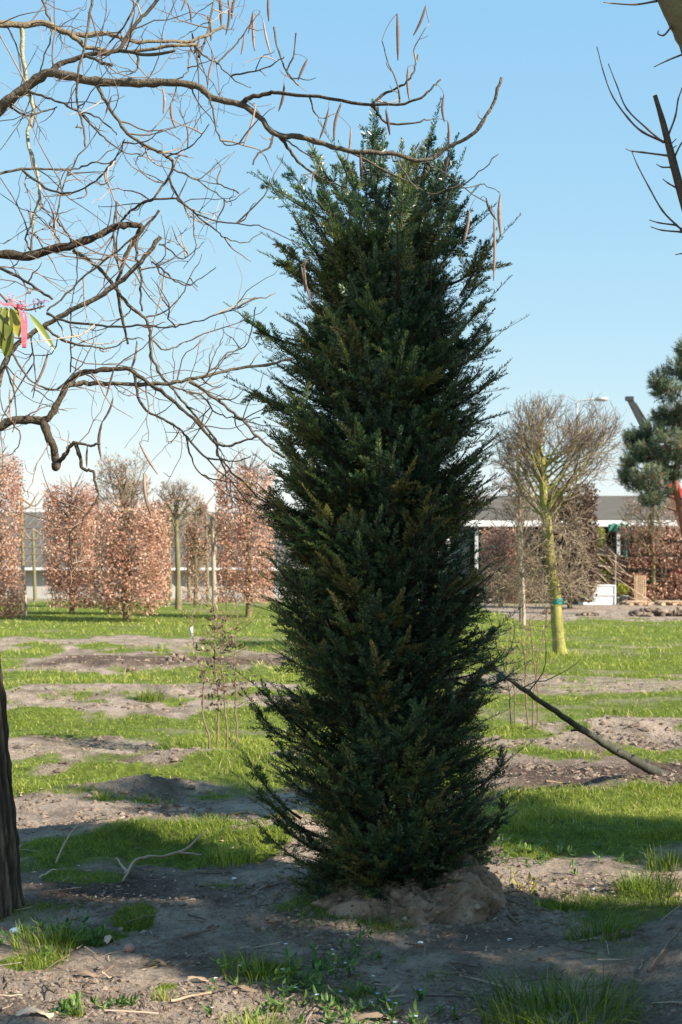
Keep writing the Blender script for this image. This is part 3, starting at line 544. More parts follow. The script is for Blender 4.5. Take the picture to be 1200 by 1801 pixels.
PODS = [(446, 25, 448, 90, 3.2), (463, 35, 478, 100, 2.6), (472, -8, 473, 38, 3.2), (699, 24, 700, 107, 3.8), (749, 10, 727, 63, 3), (718, 118, 720, 176, 3.2), (781, 167, 782, 215, 3), (788, 213, 786, 268, 3), (790, 262, 781, 313, 2.8), (600, 182, 588, 248, 3.5), (578, 192, 562, 245, 3), (617, 225, 611, 282, 2.6), (634, 270, 637, 322, 3.5),
        (679, 193, 686, 238, 3.5), (450, 183, 428, 256, 2.5), (541, 104, 524, 142, 3), (500, 148, 490, 196, 3.2), (880, 343, 882, 418, 4.4), (855, 348, 874, 388, 3), (869, 384, 868, 494, 3.2), (826, 370, 815, 430, 3.4), (286, 155, 287, 200, 3), (301, 180, 309, 226, 3.4), (530, 470, 537, 516, 3), (536, 470, 549, 534, 2.6), (245, 778, 278, 835, 3),
        (254, 832, 266, 907, 4.2), (180, 742, 178, 806, 3.4), (199, 700, 178, 745, 2.6), (85, 618, 55, 690, 3), (28, 655, 27, 700, 2.5), (18, 690, 20, 742, 2.2), (386, -8, 389, 45, 3.8), (401, -5, 397, 62, 3), (416, -10, 408, 34, 3.2), (365, 28, 371, 72, 3.4), (338, 58, 345, 92, 2.6), (352, 68, 341, 96, 3.4), (154, 785, 153, 822, 2.4), (241, 600, 226, 660, 2.8), (200, 650, 186, 700, 2.5), (318, 20, 330, -8, 2),
        (330, 5, 336, 40, 2.6), (430, 62, 424, 96, 2.2), (196, 170, 186, 200, 2.4), (376, 100, 366, 150, 2.6), (445, 20, 436, 60, 2)]
def smooth_path(pts, sub=4):
    p = np.array(pts, float); p = np.vstack([2 * p[0] - p[1], p, 2 * p[-1] - p[-2]]); out = []
    for i in range(1, len(p) - 2):
        for t in np.arange(sub) / sub:
            out.append(.5 * (2 * p[i] + (p[i + 1] - p[i - 1]) * t + (2 * p[i - 1] - 5 * p[i] + 4 * p[i + 1] - p[i + 2]) * t * t + (3 * p[i] - p[i - 1] - 3 * p[i + 1] + p[i + 2]) * t ** 3))
    out.append(p[-2]); return np.array(out)
YC = 5.35
def build_catalpa():
    b = G(-16, 1608); b = np.array([b[0], b[1], 0.])
    root = thing('catalpa_tree', 'bare spreading tree with hanging seed pods, its trunk at the left edge', 'tree', b)
    tr = MB(); tpx = [(-18, 1625), (-16, 1590), (-19, 1500), (-26, 1350), (-34, 1200), (-55, 1050), (-72, 900), (-80, 780), (-85, 600), (-85, 450), (-88, 260), (-95, 60), (-100, -100)]
    tp = smooth_path([P(x, y, b[1] - .25 * max(0, (1000 - y)) / 900) for x, y in tpx], 5); n = len(tp)
    uu = np.linspace(0, n - 1, 700); tp = np.stack([np.interp(uu, np.arange(n), tp[:, c]) for c in range(3)], 1); n = 700
    rad = np.interp(np.linspace(0, 1, n), [0, .05, .3, 1], [.165, .135, .10, .045])
    k = 110; V = []; a = np.arange(k) * 6.2832 / k
    for i in range(n):
        zz_ = tp[i, 2]; rg = .5 * fbm(np.cos(a) * 3 + 3, np.sin(a) * 3 + zz_ * .8, 3) + .8 * np.abs(fbm(np.cos(a) * 10 + 9 + .4 * np.sin(zz_ * 9), np.sin(a) * 10 + zz_ * 2.6, 4)) - .15
        rr = rad[i] * (1 + .04 * np.sin(zz_ * 5) + .34 * rg); tr.c.append(np.clip(.30 + 1.5 * rg, 0, 1)); V.append(np.stack([tp[i, 0] + rr * np.cos(a), tp[i, 1] + rr * np.sin(a), np.full(k, zz_)], 1))
    V = np.concatenate(V); j = np.arange(n - 1)[:, None] * k; l = np.arange(k)[None]; l2 = (l + 1) % k; tc_ = np.concatenate(tr.c); tr.c = []
    tr.add(V, np.stack([j + l, j + l2, j + k + l2, j + k + l], -1).reshape(-1, 4), tint=tc_); tr.build('trunk', M['trunk'], root)
    samples = []; paths = []
    def depth(x, y, first):
        if not samples: return YC
        A = np.concatenate(samples); d = np.hypot(A[:, 0] - x, A[:, 1] - y); i = d.argmin()
        return A[i, 2] if d[i] < 26 else YC + .5 * rs.randn()
    def trace(r0, r1, pts, key, mb, kk, main):
        p = smooth_path(pts, 4); n = len(p)
        x0, y0 = pts[0]
        rev = pts[0][0] > 100 and pts[-1][0] < -5
        Y0 = depth(*(pts[0]), True)
        if main and x0 < -30: Y0 = b[1] - .25
        if rev: Y0 = depth(*pts[0], True); 
        dr = rs.randn() * .30; ts = np.linspace(0, 1, n)
        Y = Y0 + dr * ts + .05 * np.sin(ts * 7 + rs.rand() * 6) * ts
        if not samples: Y = np.interp(ts, [0, .25, 1], [b[1] - .25, 5.25, 5.1])
        if rev: Y = Y0 + (b[1] - .25 - Y0) * ts
        samples.append(np.stack([p[:, 0], p[:, 1], Y], 1))
        W = np.stack([(p[:, 0] - 600) / FPX * Y, Y, EYE + (HZ - p[:, 1]) / FPX * Y], 1)
        f = ts if r0 > r1 else ts
        R = (r0 + (r1 - r0) * (f ** (.5 if main else .8))) / FPX * Y
        kn = 1 + .13 * (rs.rand(n) < .22) + .07 * rs.randn(n)
        W[1:-1] += .0022 * rs.randn(n - 2, 3)
        mb.tubes(W[None], (R * kn)[None], kk, float(np.clip(.5 + .15 * rs.randn(), .2, .8))); paths.append((W, R)); return W
    for key, r0, r1, pts in LIMBS:
        mb = MB(); trace(r0, r1, pts, key, mb, 9, True); mb.build('branch', M[key], root)
    mb = MB()
    for r0, r1, pts in SUBS: trace(r0, r1, pts, 'catalpa', mb, 6, False)
    mb.build('side_branches', M['catalpa'], root)
    tw = MB()
    def many(src, per_m, Lr, rr, up, wob, filt=None):
        st = []; d = []
        for W, R in src:
            L = np.linalg.norm(np.diff(W, axis=0), axis=1).sum(); n = rs.poisson(per_m * L)
            if n == 0: continue
            i = rs.randint(1, len(W) - 1, n); T = nrm(W[i + 1 if False else np.minimum(i + 1, len(W) - 1)] - W[i - 1]); k = rs.randn(n, 3) * np.array([1, .8, 1]); k = nrm(k - (k * T).sum(1, keepdims=True) * T); an = np.radians(30 + 45 * rs.rand(n))[:, None]
            st.append(W[i]); d.append(T * np.cos(an) + k * np.sin(an))
        st = np.concatenate(st); d = np.concatenate(d); n = len(st)
        px = 600 + st[:, 0] / st[:, 1] * FPX
        L = Lr[0] + (Lr[1] - Lr[0]) * rs.rand(n) ** 1.6; L = np.where(px > 430, L * .45, L)
        Pn, R = grow(st, d, L, rr[0] * (.7 + .6 * rs.rand(n)), np.full(n, rr[1]), 8, up, wob)
        keep = (rs.rand(n) < np.where(px > 430, .30, 1.0)); Pn, R = Pn[keep], R[keep]
        tw.tubes(Pn, R, 4, np.clip(.45 + .3 * rs.randn(len(Pn)), 0, 1)); return [(Pn[i], R[i]) for i in range(len(Pn))]
    a1 = many(paths, 7.5, (.12, .5), np.array([.0032, .0012]), .35, .42)
    a2 = many(a1, 4.2, (.05, .26), np.array([.0016, .0008]), .3, .5)
    a3 = many(a1[:], 2.0, (.04, .14), np.array([.0012, .0007]), -.2, .5)
    # pods
    allp = np.concatenate([W for W, R in paths + a1]); spx = 600 + allp[:, 0] / allp[:, 1] * FPX; spy = HZ - (allp[:, 2] - EYE) / allp[:, 1] * FPX
    for (x0, y0, x1, y1, hw) in PODS:
        if y1 < y0: x0, y0, x1, y1 = x1, y1, x0, y0
        dd = np.hypot(spx - x0, (spy - y0) * 1.0) + 40 * (spy > y0 + 4); i = dd.argmin(); Y = allp[i, 1]
        n = 12; t = np.linspace(0, 1, n); bow = (rs.rand() - .5) * .16 * math.hypot(x1 - x0, y1 - y0)
        W = np.array([P(x0 + (x1 - x0) * s + bow * math.sin(s * 3.14), y0 + (y1 - y0) * s, Y - .02 + .02 * s) for s in t])
        R = .78 * hw / FPX * Y * np.clip(np.sin(np.clip(t * .94 + .05, 0, 1) * math.pi) ** .45, .15, 1) * (1 + .04 * rs.randn(n))
        p = MB(); p.tubes(W[None], R[None], 7, float(np.clip(.5 + .25 * rs.randn(), 0, 1))); p.build('pod', M['pod'], root)
        s0 = allp[i]; s1 = W[0]; mid = (s0 + s1) / 2 + np.array([rs.randn() * .01, 0, .015]); u = np.linspace(0, 1, 6)[:, None]
        tw.tubes(((1 - u) ** 2 * s0 + 2 * u * (1 - u) * mid + u * u * s1)[None], np.full((1, 6), .0012), 4, .5)
    tw.build('twigs', M['twig'], root)
build_catalpa()

# ------------------------------------------------------------------ leafy sprig and ribbon at the left edge
def big_leaf(mb, base, d, side, L, W, tint, curl=.25):
    d = nrm(np.array(d, float)); s = np.array(side, float); s = nrm(s - (s @ d) * d); n = np.cross(d, s); t = np.linspace(0, 1, 9); wv = W / 2 * np.sin(np.clip(t, .02, .99) * math.pi) ** .7
    c = np.array(base) + d * (L * t)[:, None] - n * (curl * L * t * t)[:, None]
    V = np.stack([c + s * wv[:, None] + n * (wv * .35)[:, None], c, c - s * wv[:, None] + n * (wv * .35)[:, None]], 1).reshape(-1, 3)
    i = np.arange(8)[:, None] * 3; mb.add(V, np.concatenate([i + [[0, 1, 4, 3]], i + [[1, 2, 5, 4]]]), None, tint)
def build_sprig():
    Yd = 4.9; o = P(-2, 505, Yd)
    root = thing('leafy_sprig', 'small sprig of olive green leaves and reddish buds among bare branches', 'sprig', o)
    s = MB(); s.tube(smooth_path([P(-60, 455, 5.1), P(-25, 490, 4.95), P(5, 522, Yd), P(18, 535, Yd), P(48, 545, Yd), P(78, 538, Yd)], 4), .004, 6, .3); s.build('stem', M['twig'], root)
    for (x, y, dx, dy, L, W, t) in [(2, 540, -.25, -1, .11, .050, .9), (10, 540, .05, -1, .125, .056, .3), (18, 542, .30, -1, .115, .048, .75), (5, 555, -.12, -1, .125, .050, .85), (14, 570, -.05, -1, .13, .052, .25), (-8, 545, -.4, -1, .12, .04, .6), (52, 552, .75, -1, .17, .028, .4), (22, 535, .5, -.9, .08, .025, .5)]:
        m = MB(); big_leaf(m, P(x, y, Yd - .01 + .02 * rs.rand()), (dx, .25 * (rs.rand() - .6), dy), (1, .5 * rs.randn(), .1), L, W, t, .12); m.build('leaf', M['bigleaf'], root)
    for cx, cy, tnt in [(20, 528, .9), (44, 540, .8), (60, 534, .3), (72, 530, .15), (38, 536, .9)]:
        m = MB()
        for k in range(16):
            a = nrm(rs.randn(3)); c = P(cx, cy, Yd); e = c + a * (.012 + .02 * rs.rand()); m.tubes(np.stack([c, e])[None], np.array([[.0012, .0014]]), 3, float(np.clip(tnt + .15 * rs.randn(), 0, 1)))
            m.blob(e, .0028, float(np.clip(tnt + .2 * rs.randn(), 0, 1)))
        m.build('bud_cluster', M['bud'], root)
    rb = thing('ribbon', 'pink ribbon loop tied to the bare branch at the left edge', 'ribbon', P(38, 548, Yd - .04))
    m = MB(); pts = [P(30, 536, Yd - .04), P(36, 550, Yd - .05), P(40, 565, Yd - .055), P(41, 590, Yd - .06), P(43, 612, Yd - .055), P(45, 590, Yd - .035), P(46, 565, Yd - .03), P(44, 548, Yd - .03)]
    W = smooth_path(pts, 4); n = len(W); hw = np.interp(np.linspace(0, 1, n), [0, .2, .5, .8, 1], [.003, .006, .0075, .006, .003])[:, None] * np.array([[1, .35, 0]])
    V = np.stack([W - hw, W + hw], 1).reshape(-1, 3); i = np.arange(n - 1)[:, None] * 2; m.add(V, i + np.array([[0, 1, 3, 2]]), None, np.clip(np.repeat(.4 + .4 * rs.rand(n), 2), 0, 1)); m.build('loop', M['pink'], rb)
    m = MB(); m.blob(P(34, 540, Yd - .04), (.010, .008, .012), .3); m.build('knot', M['pink'], rb)
    m = MB(); t = smooth_path([P(34, 542, Yd - .04), P(20, 534, Yd - .045), P(8, 536, Yd - .05), P(0, 530, Yd - .05)], 4); hw = np.array([[0, .002, .006]]); V = np.stack([t - hw, t + hw], 1).reshape(-1, 3); i = np.arange(len(t) - 1)[:, None] * 2; m.add(V, i + np.array([[0, 1, 3, 2]]), None, .8); m.build('tail', M['pink'], rb)
build_sprig()

# ------------------------------------------------------------------ pruned tree off the right edge
def build_right_tree():
    b = np.array([MX - .05, 5.0, float(gh(MX - .05, 5.0)) - .03]); Y = 4.9
    root = thing('pruned_tree', 'bare pruned tree reaching into the top right corner with lichened limbs', 'tree', b)
    m = MB(); tp = smooth_path([b, b + [0, 0, .6], P(1440, 1000, 5), P(1400, 700, 5), P(1330, 480, 5), P(1290, 250, Y), P(1243, 110, Y), P(1212, 40, Y), P(1184, -12, Y), P(1150, -80, Y)], 5)
    n = len(tp); m.tube(tp, np.interp(np.linspace(0, 1, n), [0, .1, .6, .85, 1], [.13, .095, .075, .068, .055]), 14, .5, .08); m.build('trunk', M['duskmoss'], root)
    m = MB(); t2 = smooth_path([P(1290, 640, 5), P(1240, 480, Y), P(1200, 345, Y), P(1180, 270, Y), P(1166, 215, Y), P(1152, 168, Y)], 4); m.tube(t2, np.interp(np.linspace(0, 1, len(t2)), [0, 1], [.024, .0085]), 9, .45, .08); m.build('branch', M['catalpa'], root)
    for r0, pts in [(1.6, [(1168, 250), (1130, 232), (1105, 208), (1078, 170), (1062, 128), (1050, 82)]), (1.4, [(1166, 250), (1140, 228), (1103, 192), (1085, 150), (1070, 112)]), (1.4, [(1176, 274), (1130, 268), (1112, 266), (1101, 262)]), (1.3, [(1182, 294), (1165, 294), (1155, 289)]), (1.3, [(1196, 334), (1175, 322), (1166, 315)]),
                    (1.6, [(1200, 404), (1190, 396), (1165, 370), (1142, 330), (1122, 292), (1112, 268)]), (1.3, [(1190, 396), (1160, 392), (1142, 387)]), (1.3, [(1200, 408), (1165, 405), (1145, 399)]), (1.5, [(1175, 240), (1188, 205), (1193, 175), (1200, 155), (1215, 110)]), (1.5, [(1186, 278), (1197, 255), (1215, 230)]), (1.5, [(1155, 2), (1118, 8), (1078, 6), (1062, 4)]), (1.5, [(1180, 48), (1168, 62), (1158, 60), (1158, 54)]), (1.5, [(1205, 94), (1175, 106), (1150, 118)]),
                    (1.2, [(1212, 448), (1200, 446), (1188, 448)]), (1.3, [(1195, 12), (1205, 5), (1215, -6)]), (1, [(1176, 258), (1190, 244)]), (1, [(1180, 264), (1190, 256)])]:
        W = np.array([P(x, y, Y + .02 * rs.randn()) for x, y in pts]); W = smooth_path(W, 4); W[0] = P(*pts[0], Y); n = len(W)
        m = MB(); m.tube(W, np.linspace(r0 + .5, .7, n) / FPX * Y * (1 + .25 * (np.arange(n) % 4 == 0)), 5, .3); m.build('twig', M['twig'], root)
    # short links to the trunk for the lower shoots
    m = MB(); m.tube(smooth_path([P(1262, 560, Y), P(1240, 480, Y), P(1222, 440, Y), P(1205, 412, Y), P(1198, 402, Y)], 3), .008, 6, .3); m.build('side_branch', M['twig'], root)
build_right_tree()

# ------------------------------------------------------------------ fallen stem leaning behind the yew
def build_pole():
    a = G(1175, 1362); b = P(835, 1150, 6.5)
    root = thing('leaning_stem', 'long bare grey stem lying aslant from the soil up behind the yew', 'tree stem', a)
    t = np.linspace(0, 1, 34)[:, None]; W = a * (1 - t) + b * t; W[:, 2] -= .04 * np.sin(t[:, 0] * 3.14); W[0, 2] -= .05; W[0, 0] += .1; n = len(W)
    W[1:-1] += .002 * rs.randn(n - 2, 3); R = (.010 + .029 * np.linspace(1, 0, n) ** 1.3) * (1 + .10 * (rs.rand(n) < .3) + .03 * rs.randn(n))
    m = MB(); m.tube(W, R, 11, .35); m.build('stem', M['pole'], root)
    Pn, R = grow(W[26:33], nrm(rs.randn(7, 3) + [0, 0, .6]), .25 + .3 * rs.rand(7), np.full(7, .004), np.full(7, .001), 7, .3, .4); 
    for k in range(7): m = MB(); m.tubes(Pn[k:k + 1], R[k:k + 1], 4, .3); m.build('twig', M['pole'], root)
    for i in range(3, 30, 3): m = MB(); m.tubes(np.stack([W[i], W[i] + nrm(rs.randn(3)) * .06])[None], np.array([[.012, .006]]), 6, .4); m.build('stub', M['pole'], root)
build_pole()

# ------------------------------------------------------------------ saplings
def sapling(lab, pxpts, Y, r0, leaves, group, tagat=None, nleaf=60, twn=10):
    b = np.array([(pxpts[0][0] - 600) / FPX * Y, Y, float(gh((pxpts[0][0] - 600) / FPX * Y, Y))])
    root = thing('sapling', lab, 'sapling', b, group)
    W = np.array([P(x, y, Y) for x, y in pxpts]); W[0] = b - [0, 0, .03]; W = smooth_path(W, 5); n = len(W); W[2:-1] += .004 * rs.randn(n - 3, 3)
    m = MB(); m.tube(W, np.linspace(r0 * .8, .0025, n), 6, .5, .15); m.build('stem', M['twig'], root)
    if twn:
        i = rs.randint(n // 3, n, twn); tw = MB(); Pn, R = grow(W[i], nrm(rs.randn(twn, 3) + [0, 0, .4]), .12 + .3 * rs.rand(twn), np.full(twn, .003), np.full(twn, .0015), 6, .3, .35); tw.tubes(Pn, R, 4, .4); tw.build('twigs', M['twig'], root)
        if leaves:
            lf = MB(); C = []; nleaf = int(nleaf * .45)
            for (a, c) in leaves:
                zc = P(a, c, Y); C.append(zc + rs.randn(nleaf, 3) * np.array([.055, .055, .075]))
            C = np.concatenate(C); leafquads(lf, C, .05 + .03 * rs.rand(len(C)), asp=.35, tint=np.clip(.45 + .3 * rs.randn(len(C)), 0, 1)); lf.build('dead_leaves', M['deadleaf'], root)
    if tagat:
        m = MB(); c = P(tagat[0], tagat[1], Y - .02); m.box(c, (.024, .003, .075)); m.tube([c + [0, 0, .03], P(tagat[0] + 3, tagat[1] - 12, Y)], .0012, 4); m.build('plant_tag', M['white'], root)
Ys = gy(1322)
sapling('slender forked sapling with a white plant tag, leftmost of the clump left of the yew', [(372, 1325), (366, 1290), (357, 1255), (358, 1215), (360, 1195), (352, 1170), (342, 1140), (340, 1110), (340, 1075), (345, 1060)], Ys, .011, [(362, 1190), (370, 1205)], 'young saplings left of the yew', (337, 1111), 22, 12)
sapling('thickest dark sapling with clumps of dead leaves, in the clump left of the yew', [(384, 1325), (383, 1290), (385, 1245), (382, 1205), (378, 1165), (377, 1120), (377, 1082), (374, 1060)], Ys + .15, .013, [(374, 1090), (382, 1100), (368, 1135), (384, 1145), (378, 1205), (376, 1230)], 'young saplings left of the yew', None, 40, 16)
sapling('reddish brown sapling third from the left in the clump left of the yew', [(398, 1318), (399, 1280), (396, 1250), (393, 1200), (389, 1160), (389, 1120), (397, 1080), (397, 1050)], Ys + .05, .010, [(394, 1130), (398, 1145), (403, 1205), (396, 1210)], 'young saplings left of the yew', None, 26, 12)
sapling('straight thin sapling nearest the yew in the clump of dead leaved saplings', [(413, 1312), (417, 1285), (414, 1245), (414, 1200), (413, 1150), (416, 1100), (416, 1050)], Ys - .1, .010, [(413, 1125), (416, 1130), (425, 1180), (412, 1208)], 'young saplings left of the yew', None, 30, 14)
Ys = gy(1288)
for lab, pts, r, lv in [('thin crooked sapling with few twigs just right of the yew above the leaning stem', [(897, 1290), (897, 1240), (892, 1180), (890, 1120)], .009, None),
                        ('tall wavy sapling crossing the leaning stem right of the yew', [(930, 1286), (926, 1240), (924, 1200), (923, 1160), (918, 1120), (920, 1080), (922, 1040)], .011, None),
                        ('reddish sapling with a small twig clump, between two others right of the yew', [(938, 1287), (938, 1240), (942, 1190), (938, 1150), (935, 1115), (928, 1090)], .010, [(936, 1103)]),
                        ('sapling forking towards the mossy trunk, rightmost of the thin clump right of the yew', [(944, 1287), (946, 1240), (944, 1190), (948, 1150), (956, 1110), (960, 1080), (950, 1040)], .009, None),
                        ('faint short sapling low beside the yew edge on the right', [(906, 1283), (906, 1230), (902, 1190), (905, 1150)], .007, None)]:
    sapling(lab, pts, Ys + .12 * rs.randn(), r, lv, 'thin saplings right of the yew', None, 14, 14)

# ------------------------------------------------------------------ bare crowned trees
def bare_tree(name, lab, cat, trunkpx, r0, r1, crown, n1, Y, matk='moss', twk='hornbeamtwig', group=None, rmin=.004, low=0, leaves=0, levels=3, seed=0, band=None, split=.6):
    """crown = (px left, px right, row top, row bottom, start row)"""
    b = np.array([(trunkpx[0][0] - 600) / FPX * Y, Y, float(gh((trunkpx[0][0] - 600) / FPX * Y, Y))]); root = thing(name, lab, cat, b, group)
    W = np.array([P(x, y, Y) for x, y in trunkpx]); W[0] = b - [0, 0, .05]; W = smooth_path(W, 6); n = len(W); tr = MB()
    R = np.interp(np.linspace(0, 1, n), [0, .06, 1], [r0 * 1.25, r0, r1]) * (1 + .05 * rs.randn(n)); tr.tube(W, R, 12, .6); tr.build('trunk', M[matk], root)
    c0 = P((crown[0] + crown[1]) / 2, (crown[2] + crown[3]) / 2, Y); hx = (crown[1] - crown[0]) / 2 / FPX * Y; hz = (crown[3] - crown[2]) / 2 / FPX * Y
    def inside(p): q = (p - c0) / np.array([hx, hx * .9, hz]); return (np.abs(q[:, 0]) ** 2.6 + np.abs(q[:, 1]) ** 2.6 + np.abs(q[:, 2]) ** 2.6) < 1.0
    zs = EYE + (HZ - crown[4]) / FPX * Y; ii = np.where(W[:, 2] > zs)[0]; i = ii[rs.randint(0, len(ii), n1)]
    a = rs.rand(n1) * 6.28; el = np.arcsin(np.clip(-.38 + 1.36 * rs.rand(n1), -.9, .99))
    d = np.stack([np.cos(a) * np.cos(el), np.sin(a) * np.cos(el), np.sin(el)], 1)
    # aim at points on the crown boundary
    tgt = c0 + d * np.array([hx, hx * .9, hz]) * (.72 + .24 * rs.rand(n1, 1)); dd = tgt - W[i]; L = np.linalg.norm(dd, axis=1)
    br = MB(); Pn, Rr = grow(W[i], dd, L * .95, np.full(n1, r1 * split) * (.7 + .6 * rs.rand(n1)), np.full(n1, rmin * 1.2), 9, .15, .28)
    br.tubes(Pn, Rr, 5, np.clip(.65 + .2 * rs.randn(n1), 0, 1)); br.build('limbs', M[matk], root)
    tw = MB(); lv = [(6, 9, .5), (4, 7, .28), (3, 5, .16)][:levels]
    for per, m_, Lf in lv:
        st, d, r, t = spawn(Pn, Rr, per, (20, 58), .3, 1.0, W[-1] - [0, 0, hz * .5], .5); L = hx * Lf * (.5 + rs.rand(len(st)) * .9)
        Pn, Rr = grow(st, d, L, np.maximum(r * .65, rmin), np.full(len(st), rmin * .55), 6, .35, .35)
        k = inside(Pn[:, -1]) | (rs.rand(len(Pn)) < .03); Pn, Rr = Pn[k], Rr[k]; tw.tubes(Pn, Rr, 3, np.clip(.5 + .22 * rs.randn(len(Pn)), 0, 1))
    if low:
        jj = np.where((W[:, 2] > low) & (W[:, 2] < zs + .2))[0]; nn = 34; i = jj[rs.randint(0, len(jj), nn)]; a = rs.rand(nn) * 6.28
        Pl, Rl = grow(W[i], np.stack([np.cos(a), np.sin(a), .1 * rs.randn(nn)], 1), .4 + .6 * rs.rand(nn), np.full(nn, .011), np.full(nn, rmin), 8, -.1, .5); tw.tubes(Pl, Rl, 4, np.clip(.7 + .2 * rs.randn(nn), 0, 1))
        for per, Lf in ((7, .4), (4, .25)):
            st, d, r, t = spawn(Pl, Rl, per, (30, 80)); Pl, Rl = grow(st, d, Lf * (.4 + rs.rand(len(st))), np.maximum(r * .6, rmin), np.full(len(st), rmin * .6), 6, 0, .5); tw.tubes(Pl, Rl, 3, np.clip(.6 + .2 * rs.randn(len(Pl)), 0, 1))
    tw.build('twigs', M[twk], root)
    if leaves:
        lf = MB(); q = Pn[rs.randint(0, len(Pn), leaves), -1]; leafquads(lf, q + .02 * rs.randn(leaves, 3), .06 + .03 * rs.rand(leaves), tint=rs.rand(leaves)); lf.build('dry_leaves', M['beech'], root)
    if band:
        m = MB(); c = P(band[0], band[1], Y); m.lathe(c, [(band[2], -.05), (band[2] * 1.03, -.02), (band[2] * 1.0, .03), (band[2] * .98, .05)], 14, .6); m.box(c + [band[2] * .9, -.05, -.02], (.16, .01, .03), tint=.7); m.build('tape_band', M['teal'], root)
    return root
YH = gy(1151)
bare_tree('hornbeam_tree', 'broad bare crowned tree with bright yellow green mossy trunk right of the yew', 'tree', [(985, 1151), (980, 1100), (976, 1040), (968, 980), (964, 930), (958, 890), (955, 850), (955, 805)], .108, .056, (860, 1102, 684, 905, 930), 46, YH, rmin=.0046, low=1.15, band=(979, 1057, .101), split=.34)
Y2 = gy(1094)
bare_tree('young_tree', 'thin pale trunked wispy bare tree close beside the right edge of the yew', 'tree', [(918, 1094), (916, 1040), (915, 960), (914, 900), (912, 830), (908, 780)], .062, .03, (856, 965, 750, 1020, 1040), 34, Y2, 'post', rmin=.006, low=.9, leaves=60)
# left background trees
bare_tree('mossy_tree', 'tallest bare twiggy crown on a mossy trunk rising through russet leaves on the left', 'tree', [(224, 1090), (220, 1030), (219, 960), (217, 900), (218, 860)], .11, .06, (164, 272, 782, 935, 935), 20, gy(1088), matk='duskmoss', rmin=.0055, leaves=500, group='bare trees of the far row')
bare_tree('mossy_tree', 'bare flat crowned tree with a clear mossy trunk between the russet columns', 'tree', [(314, 1072), (313, 1000), (311, 940), (309, 890), (306, 870)], .09, .05, (264, 360, 840, 940, 935), 20, gy(1072), matk='duskmoss', rmin=.0055, leaves=160, group='bare trees of the far row')
bare_tree('young_tree', 'slim mossy trunk with a sparse crown just left of the flat crowned tree', 'tree', [(295, 1068), (294, 1000), (292, 930), (291, 880)], .06, .04, (270, 318, 858, 990, 990), 20, gy(1067), matk='duskmoss', rmin=.0055, leaves=160, group='bare trees of the far row')
bare_tree('young_tree', 'thin bare tree with some russet leaves left of the pale post like trunk', 'tree', [(345, 1066), (346, 1000), (345, 940), (346, 890)], .05, .03, (322, 372, 870, 1040, 1040), 26, gy(1064), matk='duskmoss', rmin=.0055, leaves=1100, group='bare trees of the far row', twk='hornbeamtwig')
bare_tree('pale_trunked_tree', 'straight pale trunk with short side twigs left of the tall russet column', 'tree', [(378, 1062), (376, 1000), (375, 950), (372, 905)], .095, .06, (350, 398, 890, 1000, 1000), 16, gy(1061), 'post', rmin=.008, leaves=120, group='bare trees of the far row')
bare_tree('ivy_trunked_tree', 'bare pollarded tree with dark ivy covered trunk under the pine on the right', 'tree', [(1150, 1062), (1149, 1000), (1147, 940), (1147, 880), (1146, 862)], .10, .06, (1085, 1198, 845, 1010, 1010), 24, gy(1062), matk='duskmoss', rmin=.007, leaves=300)
# espaliered trunks on the far left
def espalier(lab, px, py, top, w, group):
    Y = gy(py); b = np.array([(px - 600) / FPX * Y, Y, float(gh((px - 600) / FPX * Y, Y))]); root = thing('espalier_tree', lab, 'tree', b, group); m = MB(); W = smooth_path([b - [0, 0, .05], P(px - 2, (py + top) / 2, Y), P(px - 4, top, Y)], 6)
    m.tube(W, np.linspace(.075, .05, len(W)), 10, .6, .1); m.build('trunk', M['duskmoss'], root); m = MB(); rows = np.arange(top + 18, py - 70, 13.5)
    for r in rows:
        for s in (-1, 1):
            x = np.linspace(px - 3, px + s * w * (.8 + .3 * rs.rand()), 9); m.tube([P(a, r + rs.randn() * 1.2 - (4 if i > 6 else 0), Y) for i, a in enumerate(x)], np.linspace(.022, .008, 9), 5, .5)
    for s, k in ((1, 1), (1, .6), (-1, .7)): m.tube(smooth_path([P(px - 4, top + 20 * (k < 1), Y), P(px + s * 18 * k, top + 14, Y), P(px + s * 34 * k, top - 2, Y), P(px + s * 46 * k, top - 18 * k, Y)], 4), np.linspace(.04, .014, 13), 6, .6, .15)
    m.build('trained_branches', M['hornbeamtwig'], root); return root
espalier('trained tree with level side branches in front of the grey roof, far left', 42, 1062, 876, 44, 'espaliered trees of the far row')
espalier('thin trained tree with level twigs between the flat crowned tree and sparse russet column', 333, 1058, 885, 34, 'espaliered trees of the far row')
espalier('thin trained tree with level twigs between the pale trunk and the tall russet column', 366, 1057, 900, 30, 'espaliered trees of the far row')
espalier('thin trained tree with level twigs left of the flat crowned mossy tree', 300, 1057, 890, 30, 'espaliered trees of the far row')
espalier('thin trained tree with level twigs between the far left post and the russet column', 62, 1056, 930, 30, 'espaliered trees of the far row')
root = thing('wooden_stake', 'pale wooden stake beside the trained tree on the far left', 'stake', G(46, 1082)); m = MB(); m.tube([G(46, 1084) - [0, 0, .05], P(44, 1040, gy(1082)), P(41, 995, gy(1082))], [.05, .048, .045], 8); m.build('post', M['post'], root)
m = MB(); m.box(P(47, 1058, gy(1082) - .07), (.06, .012, .22)); m.build('label_plate', M['black'], root)
root = thing('wooden_stake', 'pale round stake tied beside the thin trunk right of the yew', 'stake', G(922, 1097)); Yk = gy(1097); m = MB(); m.tube([G(922, 1099) - [0, 0, .05], P(921, 1060, Yk), P(919, 1000, Yk)], [.045, .043, .04], 8); m.build('post', M['post'], root)
m = MB(); m.lathe(P(919, 1010, Yk), [(.055, -.03), (.057, 0), (.055, .03)], 10); m.build('tie', M['rubber'], root)

